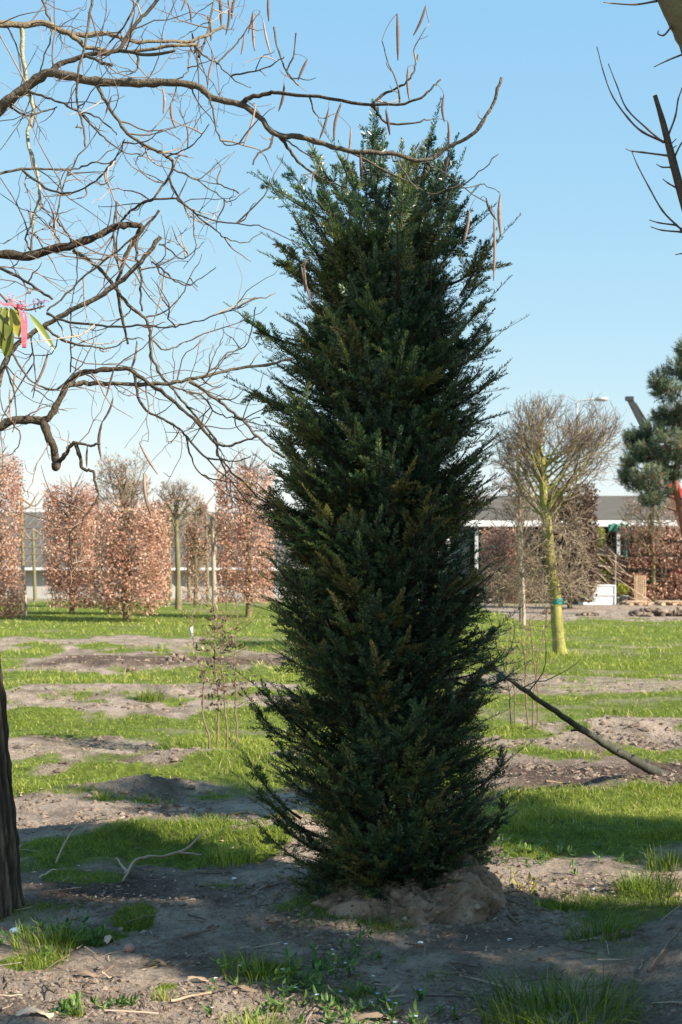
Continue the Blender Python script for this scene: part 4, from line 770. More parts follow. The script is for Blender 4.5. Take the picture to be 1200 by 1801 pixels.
# ------------------------------------------------------------------ russet leaved columns
def column(lab, x0, x1, top, bot, base, n, hole=.1, sq=3.5, trunk=None, mk='beech', group='russet leaved columns of the far row', nm='beech_column', cat='hedge column', lsz=.07, foot=0):
    Y = gy(base); cx = ((x0 + x1) / 2 - 600) / FPX * Y; hx = 1.06 * (x1 - x0) / 2 / FPX * Y; z1 = EYE + (HZ - top) / FPX * Y; z0 = EYE + (HZ - bot) / FPX * Y - .12
    tx = cx if trunk is None else (trunk - 600) / FPX * Y
    b = np.array([tx, Y, float(gh(tx, Y))]); root = thing(nm, lab, cat, b, group)
    m = MB(); W = smooth_path([b - [0, 0, .05], [tx + .02, Y, (z0 + z1) / 3], [tx - .03, Y, z1 * .66], [tx, Y, z1 - .2]], 5); m.tube(W, np.linspace(.085, .02, len(W)), 9, .6, .1); m.build('trunk', M['duskmoss'], root)
    k = 200; i = rs.randint(2, len(W), k); a = rs.rand(k) * 6.28; Pn, R = grow(W[i], np.stack([np.cos(a), np.sin(a), .5 + .4 * rs.rand(k)], 1), hx * (.6 + .5 * rs.rand(k)), np.full(k, .014), np.full(k, .005), 7, .4, .25); m = MB(); m.tubes(Pn, R, 4, .4); m.build('twigs', M['hornbeamtwig'], root)
    N = int(n * 2.9); q = rs.rand(N, 3) * 2 - 1; rr = (np.abs(q[:, 0]) ** sq + np.abs(q[:, 1]) ** sq) ** (1 / sq)
    zc = (q[:, 2] + 1) / 2; C = np.stack([cx + q[:, 0] * hx, Y + q[:, 1] * hx, z0 + zc * (z1 - z0)], 1)
    ang = np.arctan2(q[:, 1], q[:, 0]); lump = 1 + .07 * fbm(ang * 2 + x0, C[:, 2] * 1.8, 3) - .10 * sstep(.9, 1.02, zc) - foot * (1 - sstep(0, .16, zc))
    gap = fbm(C[:, 0] * 2.6 + x0, C[:, 2] * 2.2 + C[:, 1] * 1.7, 3)
    keep = (rr < lump * (1 + .07 * rs.randn(N))) & ((rr > .5) | (rs.rand(N) < .35)) & ((gap > -.23 + hole + .10 * sstep(.6, 1, np.abs(q[:, 2]))) | (rs.rand(N) < .3)) & (zc < .95 + .05 * rs.randn(N)) & (rs.rand(N) < .8); C = C[keep]; m = MB()
    leafquads(m, C, lsz * (.7 + .6 * rs.rand(len(C))), asp=.62, tint=np.clip(.52 + .26 * rs.randn(len(C)) + .3 * fbm(C[:, 0] * 1.8, C[:, 2] * 1.8, 2), 0, 1)); m.build('foliage', M[mk], root, smooth=False); return root
column('russet leaved column cut off by the left edge of the photograph', -45, 36, 795, 1082, 1086, 9500, sq=4)
column('short wide russet column second from the left, with a flat top', 82, 171, 850, 1062, 1080, 9500, sq=4.5, foot=.12)
column('low russet column wrapped round the tall mossy tree on the left', 166, 296, 880, 1072, 1092, 12000, .16, 3, 222, foot=.35)
column('thin straggly russet column behind, between the mossy trunks', 236, 292, 885, 1050, 1070, 3200, .25, 3)
column('sparse russet column left of the pale straight trunk', 322, 366, 905, 1052, 1064, 2100, .3, 3)
column('tall russet column with a mossy trunk partly behind the yew', 383, 480, 815, 1052, 1086, 10500, .08, 4, 437)
column('dark purple brown clipped column behind the mossy hornbeam trunk', 957, 1044, 842, 1052, 1070, 9000, 0, 5, 1002, 'darkleaf', None, 'clipped_column', 'hedge column', .10, .1)
column('low reddish leafy hedge plant beside the yew, left of the brush heap', 846, 915, 925, 1055, 1066, 5200, .1, 3, None, 'beech', None, 'beech_bush', 'bush')

# ------------------------------------------------------------------ far right beech hedge, heap, topiary and nursery bits
def hedge_low():
    Y = 46.0; b = P(1170, 0, Y); b[2] = 0; root = thing('layered_beech_hedge', 'russet layered hedge behind the ivy covered trunk on the right', 'hedge', b); m = MB(); tw = MB(); C = []
    for (x0, x1, r0, r1, n) in [(1085, 1330, 925, 950, 1500), (1100, 1330, 955, 975, 1600), (1100, 1330, 980, 1000, 1800), (1095, 1330, 1008, 1056, 6500)]:
        q = rs.rand(n, 3); C.append(np.stack([(x0 + (x1 - x0) * q[:, 0] - 600) / FPX * Y, Y + (q[:, 1] - .5) * 1.3, EYE + (HZ - (r0 + (r1 - r0) * q[:, 2])) / FPX * Y + .12 * fbm(q[:, 0] * 30, q[:, 1] * 3, 3)], 1))
    C = np.concatenate(C); g = fbm(C[:, 0] * 2, C[:, 2] * 3, 3); C = C[g > -.3]; leafquads(m, C, .09 + .05 * rs.rand(len(C)), asp=.6); m.build('foliage', M['beech'], root, smooth=False)
    n = 60; x = (1085 + 240 * rs.rand(n) - 600) / FPX * Y; st = np.stack([x, Y + rs.randn(n) * .3, np.zeros(n)], 1); Pn, R = grow(st, np.stack([.1 * rs.randn(n), .1 * rs.randn(n), np.ones(n)], 1), 2.0 + 1.0 * rs.rand(n), np.full(n, .03), np.full(n, .01), 9, .2, .15); tw.tubes(Pn, R, 5, .4); st, d, r, t = spawn(Pn, R, 8, (50, 85)); Pn, R = grow(st, d, .3 + .6 * rs.rand(len(st)), np.full(len(st), .012), np.full(len(st), .006), 6, .1, .3); tw.tubes(Pn, R, 3, .5); tw.build('stems', M['hornbeamtwig'], root)
hedge_low()
def ball(mb, c, r, n, sz=.05, sh=(1, 1, 1)):
    d = nrm(rs.randn(n, 3)); C = np.array(c) + d * r * np.array(sh) * (.72 + .3 * rs.rand(n, 1)) * (1 + .06 * fbm(d[:, 0] * 3, d[:, 2] * 3 + 5, 2))[:, None]; leafquads(mb, C, sz * (.7 + .6 * rs.rand(n)), asp=.6)
def bits():
    Y = gy(1063)
    r = thing('planter_box', 'white boxy planter on the grass below the golden topiary', 'planter', P(1050, 1063, Y)); z0 = 0
    cx = P(1050, 0, Y)[0]; wd = 56 / FPX * Y; h = 33 / FPX * Y
    m = MB(); m.box((cx, Y, h / 2), (wd, .9, h)); m.build('body', M['white'], r, smooth=False)
    m = MB(); m.box((cx, Y - .47, h * .52), (wd * .98, .03, .025)); 
    for s in (-1, 1): m.box((cx + s * wd * .49, Y - .46, h / 2), (.05, .05, h * .98))
    m.box((cx, Y, h + .016), (wd * 1.03, .95, .03)); m.build('rim', M['white'], r, smooth=False)
    t = thing('topiary_tree', 'golden green topiary of three stacked balls above the white planter', 'topiary', P(1060, 1063, Y + .6)); Yt = Y + .75; m = MB(); m.tube([P(1060, 1063, Yt), P(1058, 930, Yt)], .035, 8); m.build('stem', M['post'], t)
    for (x, y, rr, sh) in [(1062, 1014, 13, (1, 1, 1.1)), (1058, 983, 10.5, (1, 1, 1)), (1054, 945, 12, (1, 1, 1.7))]: m = MB(); ball(m, P(x, y, Yt), rr / FPX * Yt, 900, .06, sh); m.build('foliage_ball', M['box'], t, smooth=False)
    for lab, x, rr, hh in [('small grey plant pot nearest the white planter', 1084, 6.5, 13), ('larger grey plant pot with the trimmed bush', 1098, 7.5, 16)]:
        p = thing('plant_pot', lab, 'plant pot', P(x, 1063, Y), 'grey plant pots'); R = rr / FPX * Y; H = hh / FPX * Y; m = MB(); m.lathe((P(x, 0, Y)[0], Y, 0), [(0, 0), (R * .8, 0), (R, H), (R * 1.08, H), (R * 1.08, H - .04), (R * .9, H - .05), (0, H - .06)], 16, .5); m.build('body', M['pot'], p)
        m = MB(); m.lathe((P(x, 0, Y)[0], Y, H - .055), [(R * .88, 0), (0, .02)], 12); m.build('soil', M['clod'], p)
    bsh = thing('potted_bush', 'round golden green bush growing in the larger grey pot', 'bush', P(1096, 1045, Y)); m = MB(); c = P(1095, 1036, Y); ball(m, c, 11 / FPX * Y, 900, .06, (1, 1, .9)); m.build('foliage', M['box'], bsh, smooth=False); m = MB(); m.tube([P(1097, 1052, Y), c], .03, 6); m.build('stem', M['post'], bsh)
    cn = thing('bamboo_cane', 'thin upright cane standing left of the grey pots', 'cane', P(1082, 1062, Y - .3)); m = MB(); m.tube([P(1082.5, 1064, Y - .3), P(1083, 975, Y - .3)], [.018, .012], 6); m.build('cane', M['post'], cn)
    # pallets
    def pallet(lab, x, rt, wpx, Yp, up=False, dz=0):
        p = thing('pallet', lab, 'pallet', P(x, 1062, Yp), 'wooden pallets'); cx = P(x, 0, Yp)[0]; wd = wpx / FPX * Yp; top = MB(); bl = MB()
        if up:
            for k in range(6): top.box((cx - wd / 2 + wd * (k + .5) / 6, Yp, .55), (wd / 6 * .55, .025, 1.0), tint=rs.rand())
            for z in (.12, .55, .98): bl.box((cx, Yp + .06, z), (wd, .09, .10), tint=rs.rand())
        else:
            for k in range(7): top.box((cx, Yp - .5 + k / 6, .14 + dz), (wd, .11, .024), tint=rs.rand())
            for sx in (-.46, 0, .46):
                bl.box((cx + sx * wd, Yp, .015 + dz), (.12, 1.1, .022), tint=rs.rand())
                for sy in (-.48, 0, .48): bl.box((cx + sx * wd, Yp + sy, .077 + dz), (.14, .12, .10), tint=rs.rand())
        top.build('boards', M['pallet'], p, smooth=False); bl.build('blocks', M['pallet'], p, smooth=False)
    pallet('flat pale wooden pallet lying right of the grey pots', 1121, 0, 34, 44.2); pallet('wooden pallet standing on edge behind the flat pallet', 1126, 0, 22, 45.2, True); pallet('long pale pallet lying at the foot of the russet hedge on the right edge', 1180, 0, 42, 44.3)
    # brush heap: leaning sticks (counted as one mass)
    for lab, x0, x1, top, base, n, key, seed in [('heap of pale reed and stick bundles sloping down behind the topiary', 1040, 1118, 955, 1058, 620, 'stick', 1), ('dark tangled heap of cut branches just right of the yew', 862, 968, 965, 1056, 560, 'twig', 2)]:
        Yb = 45.5 + seed; r = thing('brush_heap', lab, 'brush heap', P((x0 + x1) / 2, 1058, Yb)); m = MB(); f = rs.rand(n); xa = x0 + (x1 - x0) * f
        pk = 1 - np.abs(f - .25) / .75 if seed == 1 else 1 - np.abs(f - .5) * 1.2; pk = np.clip(pk, .05, 1)
        zt = (base - top) / FPX * Yb * pk * (.3 + .7 * rs.rand(n)); X = (xa - 600) / FPX * Yb; dirx = (-.8 + .35 * rs.randn(n)) if seed == 1 else rs.randn(n) * .9
        c = np.stack([X, Yb + rs.randn(n) * .5, zt], 1); d = nrm(np.stack([dirx, .4 * rs.randn(n), .55 + .25 * rs.randn(n) if seed == 1 else .35 * rs.randn(n)], 1)); L = .35 + .6 * rs.rand(n)
        Pn = np.stack([c - d * L[:, None], c + rs.randn(n, 3) * .03, c + d * L[:, None]], 1); Pn[..., 2] = np.maximum(Pn[..., 2], .02); m.tubes(Pn, np.full((n, 3), .018) * (.6 + rs.rand(n, 1)), 4, rs.rand(n)); o = m.build('sticks', M[key], r)
        c2 = MB(); Xc = P((x0 + x1) / 2 - (12 if seed == 1 else 0), 0, Yb)[0]
        for k in range(26): c2.blob((Xc + rs.randn() * .35 * (x1 - x0) / 2 / FPX * Yb, Yb + .3 * rs.randn(), .25 + .5 * rs.rand()), (.35, .3, .25), rs.rand())
        c2.build('core', M['deadleaf'] if seed == 2 else M['stick'], r)
    # soil heaps on the right
    for lab, x, py, w_, h in [('ragged heap of dug soil in front of the russet hedge at the right', 1145, 1083, 48, 17), ('small clod heap of dug soil at the far right edge', 1196, 1084, 16, 19), ('low lump of soil in front of the white planter', 1035, 1083, 22, 9), ('pale soil lump left of the mossy trunk', 962, 1080, 12, 10), ('lumpy heap of dead leaves and soil on the dark strip left of the yew', 312, 1170, 26, 20), ('small soil lump on the pale strip left of the yew', 228, 1185, 12, 12)]:
        Yh = gy(py); c = G(x, py); m = MB(); W_ = w_ / FPX * Yh; H = h / FPX * Yh
        for k in range(60): q = rs.randn(2) * .4; hh = H * math.exp(-(q @ q) * 1.5); m.blob(c + [q[0] * W_, q[1] * W_ * .5, hh * (.2 + .5 * rs.rand())], (W_ * .14 * (.5 + rs.rand()), W_ * .12, H * .22 * (.5 + rs.rand())), rs.rand(), .3)
        tag(m.build('soil_heap', M['clod'], origin=tuple(c)), lab, 'soil heap', 'heaps of dug soil')
bits()

# ------------------------------------------------------------------ pine
def build_pine():
    Y = 36.0; b = np.array([P(1212, 0, Y)[0], Y, 0.]); root = thing('pine_tree', 'blue green pine with a reddish trunk at the right edge', 'pine tree', b); m = MB()
    W = smooth_path([b, P(1210, 980, Y), P(1198, 900, Y), P(1188, 850, Y), P(1196, 780, Y), P(1206, 700, Y), P(1210, 600, Y)], 5); m.tube(W, np.interp(np.linspace(0, 1, len(W)), [0, 1], [.13, .05]), 12, .3, .08); m.build('trunk', M['pinebark'], root)
    cl = [(1195, 650, 36, 24), (1175, 690, 30, 22), (1225, 650, 40, 30), (1212, 615, 26, 22), (1160, 672, 18, 20), (1190, 728, 40, 26), (1150, 760, 40, 22), (1125, 778, 30, 18), (1118, 800, 24, 18), (1150, 800, 40, 24), (1185, 780, 40, 28), (1225, 740, 50, 40), (1140, 838, 36, 22), (1120, 850, 28, 16), (1160, 862, 30, 20), (1098, 838, 14, 14), (1145, 880, 24, 14), (1215, 810, 36, 22), (1105, 815, 14, 12), (1165, 735, 26, 16), (1240, 860, 36, 24), (1185, 835, 24, 14), (1255, 700, 40, 40), (1112, 768, 16, 10)]
    fo = MB(); br = MB()
    for (x, y, rx, ry) in cl:
        dy = rs.randn() * .35; c = P(x, y, Y + dy); rX = .92 * rx / FPX * Y; rZ = .84 * ry / FPX * Y; j = np.abs(W[:, 2] - (c[2] - .3)).argmin(); u = np.linspace(0, 1, 8)[:, None]; mid = (W[j] + c) / 2 - [0, 0, .1]; br.tubes(((1 - u) ** 2 * W[j] + 2 * u * (1 - u) * mid + u * u * c)[None], np.linspace(.028, .012, 8)[None], 5, .2)
        n = int(30 + 420 * rX * rZ); d = nrm(rs.randn(n, 3)); R = (.45 + .6 * rs.rand(n, 1) ** .6); C = c + d * R * np.array([rX, rX * .8, rZ]); ax = nrm(d * .7 + np.array([0, 0, .9]) + .35 * rs.randn(n, 3)); K = 34
        br.tubes(np.stack([c + (C - c) * .3, C + ax * .08], 1), np.full((n, 2), .009), 3, .3)
        f = rs.rand(n, K, 1); st = C[:, None] + ax[:, None] * (f - .5) * .26; nd = nrm(ax[:, None] * .8 + rs.randn(n, K, 3) * .75); L = .10 + .05 * rs.rand(n, K, 1); wv = nrm(np.cross(nd, rs.randn(n, K, 3))) * .0065
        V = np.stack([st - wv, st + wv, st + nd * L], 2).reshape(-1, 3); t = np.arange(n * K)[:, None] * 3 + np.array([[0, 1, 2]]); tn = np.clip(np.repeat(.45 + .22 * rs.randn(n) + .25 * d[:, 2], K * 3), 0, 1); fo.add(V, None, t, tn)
    br.build('branches', M['pinebark'], root); fo.build('needles', M['pine'], root, smooth=False)
build_pine()

# ------------------------------------------------------------------ buildings, lamp, crane
def sheds():
    Y = 52.0; r = thing('greenhouse_shed', 'long low shed with pale wall and ribbed grey roof behind the russet columns', 'shed', (-14, Y, 0)); x0, x1 = -24.0, 1.2
    m = MB(); m.box(((x0 + x1) / 2, Y + 4, .62), (x1 - x0, 8, 1.30)); m.build('wall', M['wall'], r, smooth=False)
    m = MB(); zt = 3.9; zb = 1.25; yb = Y - .35; yt = Y + 8
    m.add([[x0, yb, zb], [x1, yb, zb], [x1, yt, zt], [x0, yt, zt], [x0, yb, zb - .09], [x1, yb, zb - .09], [x1, yt, zt - .09], [x0, yt, zt - .09]], [[0, 1, 2, 3], [4, 7, 6, 5], [0, 4, 5, 1], [1, 5, 6, 2], [2, 6, 7, 3], [3, 7, 4, 0]]); m.build('roof', M['roof'], r, smooth=False)
    m = MB(); n = 62
    for k in range(n): x = x0 + (x1 - x0) * (k + .5) / n; m.beam((x, yb, zb + .03), (x, yt, zt + .03), .05, .05)
    for u in (.33, .67): m.beam((x0, yb + (yt - yb) * u, zb + (zt - zb) * u + .06), (x1, yb + (yt - yb) * u, zb + (zt - zb) * u + .06), .05, .05)
    m.build('roof_ribs', M['roofrib'], r, smooth=False)
    m = MB(); m.tube([(x0, yb - .08, zb - .03), (x1, yb - .08, zb - .03)], .07, 8); m.build('gutter', M['galv'], r)
    m = MB()
    for x in np.arange(x0 + 1.5, x1, 3.1): m.box((x, Y - .03, .62), (.10, .05, 1.22))
    m.build('wall_posts', M['galv'], r, smooth=False)
    # right shed
    Y = 60.0; r = thing('storage_shed', 'dark open shed with grey felt roof and white fascia on the right', 'shed', (14, Y, 0)); x0, x1 = 6.0, 26.0; ze = EYE + (HZ - 918) / FPX * Y; zt = EYE + (HZ - 872) / FPX * (Y + 9)
    m = MB(); m.box(((x0 + x1) / 2, Y + 8.5, ze / 2), (x1 - x0, .2, ze)); m.box((x0 + .1, Y + 4.3, ze / 2), (.2, 8.2, ze)); m.box((x1 - .1, Y + 4.3, ze / 2), (.2, 8.2, ze)); m.build('wall', M['dark'], r, smooth=False)
    m = MB(); m.add([[x0 - .3, Y - .3, ze], [x1 + .3, Y - .3, ze], [x1 + .3, Y + 9, zt], [x0 - .3, Y + 9, zt], [x0 - .3, Y - .3, ze - .1], [x1 + .3, Y - .3, ze - .1], [x1 + .3, Y + 9, zt - .1], [x0 - .3, Y + 9, zt - .1]], [[0, 1, 2, 3], [4, 7, 6, 5], [0, 4, 5, 1], [1, 5, 6, 2], [2, 6, 7, 3], [3, 7, 4, 0]]); m.build('roof', M['roof'], r, smooth=False)
    m = MB(); m.box(((x0 + x1) / 2, Y - .34, ze - .06), (x1 - x0 + .7, .06, .24)); m.build('fascia', M['white'], r, smooth=False)
    for x in np.arange(x0 + .5, x1, 3.4): m = MB(); m.box((x, Y, ze / 2 - .08), (.16, .16, ze - .1)); m.build('post', M['galv'], r, smooth=False)
    # shelving with stacks inside
    m = MB()
    for z in (.55, 1.15, 1.75): m.box(((x0 + x1) / 2, Y + 3.2, z), (x1 - x0 - 1, 1.4, .06), tint=rs.rand())
    m.build('shelves', M['roofrib'], r, smooth=False)
    r = thing('netting', 'green netting hanging under the white fascia on the right', 'netting', P(1095, 950, Y - .6)); m = MB()
    n = 14; xs = np.linspace(1070, 1106, n); V = []
    for j, row in enumerate(np.linspace(921, 934, 5)):
        for i, x in enumerate(xs): V.append(P(x, row + 1.5 * math.sin(i * 1.3 + j), Y - .5 + .12 * math.sin(i * 1.7 + j)))
    q = [[j * n + i, j * n + i + 1, (j + 1) * n + i + 1, (j + 1) * n + i] for j in range(4) for i in range(n - 1)]; m.add(V, q, tint=.5)
    n0 = m.n; V = []
    for j, row in enumerate(np.linspace(932, 985, 8)):
        for i in range(5): V.append(P(1098 + i * 1.6 + 1.5 * math.sin(j), row, Y - .5 + .1 * math.sin(i * 2 + j)))
    m.add(V, [[j * 5 + i, j * 5 + i + 1, (j + 1) * 5 + i + 1, (j + 1) * 5 + i] for j in range(7) for i in range(4)], tint=.8); m.build('net', M['green'], r)
    # far woodland strip seen past the sheds
    m = MB(); n = 30000; x = (rs.rand(n) * 2 - 1) * 60; yy = 88 + 8 * rs.rand(n); hgt = 2.6 + 1.2 * fbm(x * .25, x * 0 + 3, 4) + .5 * fbm(x * 1.3, x * 0, 2); z = rs.rand(n) ** .8 * np.maximum(hgt, .5); leafquads(m, np.stack([x, yy, z], 1), .28 + .2 * rs.rand(n), asp=.6); tag(m.build('distant_scrub', M['greenhedge'], smooth=False), 'low belt of dull scrub far behind the sheds', 'scrub', kind='stuff')
sheds()
def lamp():
    Y = 62.0; r = thing('street_lamp', 'slim street lamp whose head rises through the bare hornbeam crown', 'street lamp', P(1013, 1040, Y)); b = P(1015, 985, Y); b[2] = 0; top = P(1015, 712, Y)
    m = MB(); m.tube([b, (b + top) / 2, top], [.11, .08, .06], 10); m.build('pole', M['galv'], r)
    m = MB(); m.tube(smooth_path([top, P(1018, 706, Y), P(1026, 703.5, Y), P(1048, 702, Y)], 4), .04, 8); m.build('arm', M['galv'], r)
    m = MB(); c = P(1058, 702, Y); m.box(c, (.60, .26, .10)); m.box(c + [.02, 0, -.07], (.46, .2, .06)); m.box(c + [.0, 0, .06], (.44, .18, .05)); m.build('lamp_head', M['galv'], r)
lamp()
def crane():
    Y = 50.0; b = P(1262, 985, Y); b[2] = 0; r = thing('mobile_crane', 'red mobile crane with a black boom tip rising above the pine on the right', 'crane', b)
    piv = P(1222, 975, Y); k1 = P(1182, 850, Y)
    m = MB(); m.beam(piv, k1, .42, .46); m.beam(P(1225, 960, Y - .25), P(1192, 862, Y - .25), .06, .52); m.beam(piv + [.1, 0, -.5], piv + [0, 0, .4], .5, .6); m.build('boom', M['red'], r, smooth=False)
    k2 = P(1108, 702, Y)
    m = MB(); m.beam(k1 + (piv - k1) * .1, k2 + (k1 - k2) * .3, .26, .30); m.beam(k1, k2, .19, .21); m.box(k2 + [-.02, 0, .02], (.30, .24, .16)); m.tube([k2 + (k1 - k2) * .06 + [.12, 0, .05], k2 + (k1 - k2) * .34 + [.22, 0, .06]], .05, 8); m.build('boom_extension', M['black'], r, smooth=False)
    m = MB(); m.tube([piv + [.6, 0, -.4], piv + (k1 - piv) * .45 + [.15, 0, -.1]], .09, 8); m.build('lift_cylinder', M['galv'], r)
    m = MB(); m.box(b + [.3, 0, 1.0], (3.4, 2.2, .5)); m.box(b + [.2, 0, 1.55], (1.6, 1.4, .6)); m.build('chassis', M['red'], r, smooth=False)
    m = MB(); m.box(b + [1.5, -.5, 2.0], (1.0, 1.0, 1.4)); m.build('cab', M['red'], r, smooth=False); m = MB(); m.box(b + [1.5, -1.005, 2.2], (.8, .02, .7)); m.build('cab_window', M['glass'], r, smooth=False)
    for sx in (-1.0, .3, 1.5):
        for sy in (-1.05, 1.05):
            m = MB(); cc = b + [sx, sy, .48]; a = np.arange(20) * 6.2832 / 20; V = []
            for yy, rr in ((-.16, .30), (-.16, .46), (-.12, .48), (.12, .48), (.16, .46), (.16, .30)): V.append(np.stack([cc[0] + rr * np.cos(a), np.full(20, cc[1] + yy), cc[2] + rr * np.sin(a)], 1))
            j = np.arange(5)[:, None] * 20; l = np.arange(20)[None]; l2 = (l + 1) % 20; m.add(np.concatenate(V), np.stack([j + l, j + l2, j + 20 + l2, j + 20 + l], -1).reshape(-1, 4)); m.build('wheel', M['rubber'], r)
crane()

# ------------------------------------------------------------------ foreground plants, sticks, stones
def tuft(lab, px, py, rad, h, n, w_=.005, key='grass', tl=.3, arch=.8):  # low tl darkens the tufts for the shade they stand in
    c = G(px, py); m = MB(); a = rs.rand(n) * 6.28; r = rad * np.sqrt(rs.rand(n)); x = c[0] + r * np.cos(a); y = c[1] + r * np.sin(a) * .8; z = gh(x, y); H = h * (.45 + .65 * rs.rand(n)); az = a + .7 * rs.randn(n); le = H * arch * (.15 + .85 * rs.rand(n)); t = np.linspace(0, 1, 6)
    C = np.stack([x[:, None] + np.cos(az)[:, None] * le[:, None] * t ** 2, y[:, None] + np.sin(az)[:, None] * le[:, None] * t ** 2, z[:, None] - .01 + H[:, None] * (t - .25 * t ** 3 * (le / H)[:, None])], -1)
    wv = np.stack([-np.sin(az), np.cos(az), 0 * az], 1)[:, None] * (w_ * (.6 + .6 * rs.rand(n))[:, None] * (1 - t[None] ** 2 * .95) / 2)[..., None]
    V = np.stack([C - wv, C + wv], 2).reshape(-1, 3); i = np.arange(n)[:, None, None] * 12 + np.arange(5)[None, :, None] * 2; m.add(V, (i + np.array([[[0, 1, 3, 2]]])).reshape(-1, 4), None, np.repeat(np.clip(tl + .18 * rs.randn(n), 0, 1), 12))
    return tag(m.build('grass_tuft', M[key], origin=tuple(c), smooth=False), lab, 'grass tuft', 'grass tufts on the bare soil')
tuft('largest dark green grass tuft at the bottom right', 985, 1800, .27, .17, 520, .006, tl=.2, arch=1.3)
tuft('bright green grass tuft at the bottom edge left of centre', 455, 1812, .12, .08, 240, .004, tl=.55, arch=1.2)
tuft('shaded long bladed grass tuft right of the root ball', 1060, 1672, .16, .14, 150, .005, tl=.2, arch=1.2)
tuft('dark grass tuft on the slope at the right edge', 1140, 1580, .17, .13, 260, .005, tl=.15, arch=1.2)
tuft('dark grass tuft highest on the right hand slope', 1175, 1530, .12, .15, 130, .006, tl=.2)
tuft('leafy grass tuft left of the small white flowers', 455, 1715, .16, .10, 190, .005, tl=.4)
tuft('small upright grass tuft in the sunlit soil at lower left', 290, 1752, .045, .06, 80, .0035, tl=.65)
tuft('low green tuft near the round reddish stone', 238, 1632, .09, .07, 150, .004)
tuft('tiny bright sprig of grass above the bottom left corner', 140, 1785, .03, .06, 40, .004, tl=.6)
tuft('short lit grass tuft right of the mound', 985, 1608, .12, .07, 180, .004, tl=.6)
tuft('dark spiky tussock on the middle turf left of the sapling clump', 265, 1232, .16, .18, 240, .007, tl=.3)
tuft('grass tuft in front of the forked dry stick', 405, 1520, .14, .12, 200, .0045, tl=.65)
tuft('shaded rough tuft beside the trunk at the left edge', 85, 1665, .15, .10, 300, .004, tl=.35)
tuft('little dark tuft on bare soil below the root ball', 765, 1730, .06, .05, 60, .004, tl=.2)
def weed(lab, px, py, h, n, fl, key='weed', fk='flower', spread=.12):
    c = G(px, py); root = thing('weed', lab, 'weed', c, 'small weeds on the bare soil'); lf = MB(); fo = []
    for k in range(n):
        b = c + [rs.randn() * spread, rs.randn() * spread * .6, 0]; b[2] = float(gh(b[0], b[1])); tip = b + [rs.randn() * .3 * h, rs.randn() * .2 * h, h * (.5 + .6 * rs.rand())]; mid = (b + tip) / 2 + rs.randn(3) * .008; u = np.linspace(0, 1, 6)[:, None]; W = (1 - u) ** 2 * b + 2 * u * (1 - u) * mid + u * u * tip; st = MB(); st.tubes(W[None], np.full((1, 6), .0013), 4, .4); st.build('stem', M['weed'], root)
        for q in range(7):
            p = W[min(int(6 * rs.rand() ** 1.2), 5)]; d = nrm(rs.randn(3) * [1, 1, .4] + [0, 0, .25]); big_leaf(lf, p, d, np.cross(d, [0, 0, 1.]), .022 + .025 * rs.rand(), .010 + .006 * rs.rand(), rs.rand(), .3)
        if rs.rand() < fl: fo.append(tip)
    lf.build('leaves', M[key], root, smooth=False)
    for p in fo[:10]:
        m = MB()
        for q in range(5): a = q / 5 * 6.28 + rs.rand(); d = np.array([math.cos(a), math.sin(a), .5]); big_leaf(m, p, d, (-math.sin(a), math.cos(a), 0), .009, .007, rs.rand(), .2)
        m.build('flower', M[fk], root, smooth=False)
weed('weed with small white flowers in front of the root ball', 650, 1690, .13, 7, .8, spread=.06); weed('spindly white flowered weed left of the taller flowering weed', 570, 1725, .10, 9, .6, spread=.10)
weed('broad patch of leafy weeds left of the white flowers', 490, 1735, .07, 26, .1, spread=.14); weed('low weeds with pale blue flowers at the bottom centre', 640, 1780, .045, 26, .6, fk='blueflower', spread=.17)
weed('yellowing weed on the slope at the right edge', 1160, 1620, .14, 7, 0, 'yellowleaf', spread=.05); weed('little weed with yellow green leaves behind the mound', 905, 1580, .09, 5, 0, 'yellowleaf', spread=.05)
weed('sprawling grey green weed near the trunk at left', 110, 1655, .07, 26, 0, spread=.14); weed('small bright weed in the bottom left corner', 112, 1782, .04, 10, 0, spread=.04)
weed('weedy patch in shade right of the yew', 960, 1510, .05, 30, .05, spread=.25); weed('bittercress rosette by the sun patch at bottom left', 190, 1770, .03, 8, .1, spread=.04); weed('low weeds between the leafy patch and the bottom edge', 560, 1775, .04, 22, .25, spread=.15)

def stick(lab, pts, r0, r1, dz=.015, fork=None, arch=0, tint=.6, cat='stick', nm='stick'):
    W = np.array([G(x, y) for x, y in pts]); W = smooth_path(W, 5); n = len(W); W[:, 2] = [float(gh(p[0], p[1])) + dz for p in W] + arch * np.sin(np.linspace(0, 3.14, n)); root = thing(nm, lab, cat, W[0], 'dry sticks on the ground'); m = MB(); m.tube(W, np.linspace(r0, r1, n), 7, tint, .2); m.build('wood', M['stick'], root)
    if fork:
        for f in fork: m = MB(); a = W[int(f[0] * (n - 1))]; e = G(f[1], f[2]) + [0, 0, f[3]]; u = np.linspace(0, 1, 7)[:, None]; m.tube(a * (1 - u) + e * u + rs.randn(7, 3) * .003 * u, np.linspace(r1 * 1.1, r1 * .5, 7), 6, tint); m.build('fork', M['stick'], root)
stick('thick forked dry stick lying on the grass left of the yew', [(218, 1546), (245, 1530), (290, 1522), (328, 1512)], .006, .007, .03, [(1.0, 362, 1500, .06), (.9, 355, 1515, .02), (.1, 205, 1530, .05), (.2, 215, 1555, .0)], .02)
stick('thin pale stick arching over the turf at left', [(98, 1525), (125, 1505), (155, 1490), (190, 1478)], .005, .003, .02, None, .08)
stick('short pale stick on the sunlit soil bank at left', [(188, 1455), (205, 1450), (218, 1446)], .008, .007, .02); stick('thin twig on the bare soil left of the root ball', [(320, 1655), (355, 1650), (385, 1640)], .004, .003, .008, None, 0, .1)
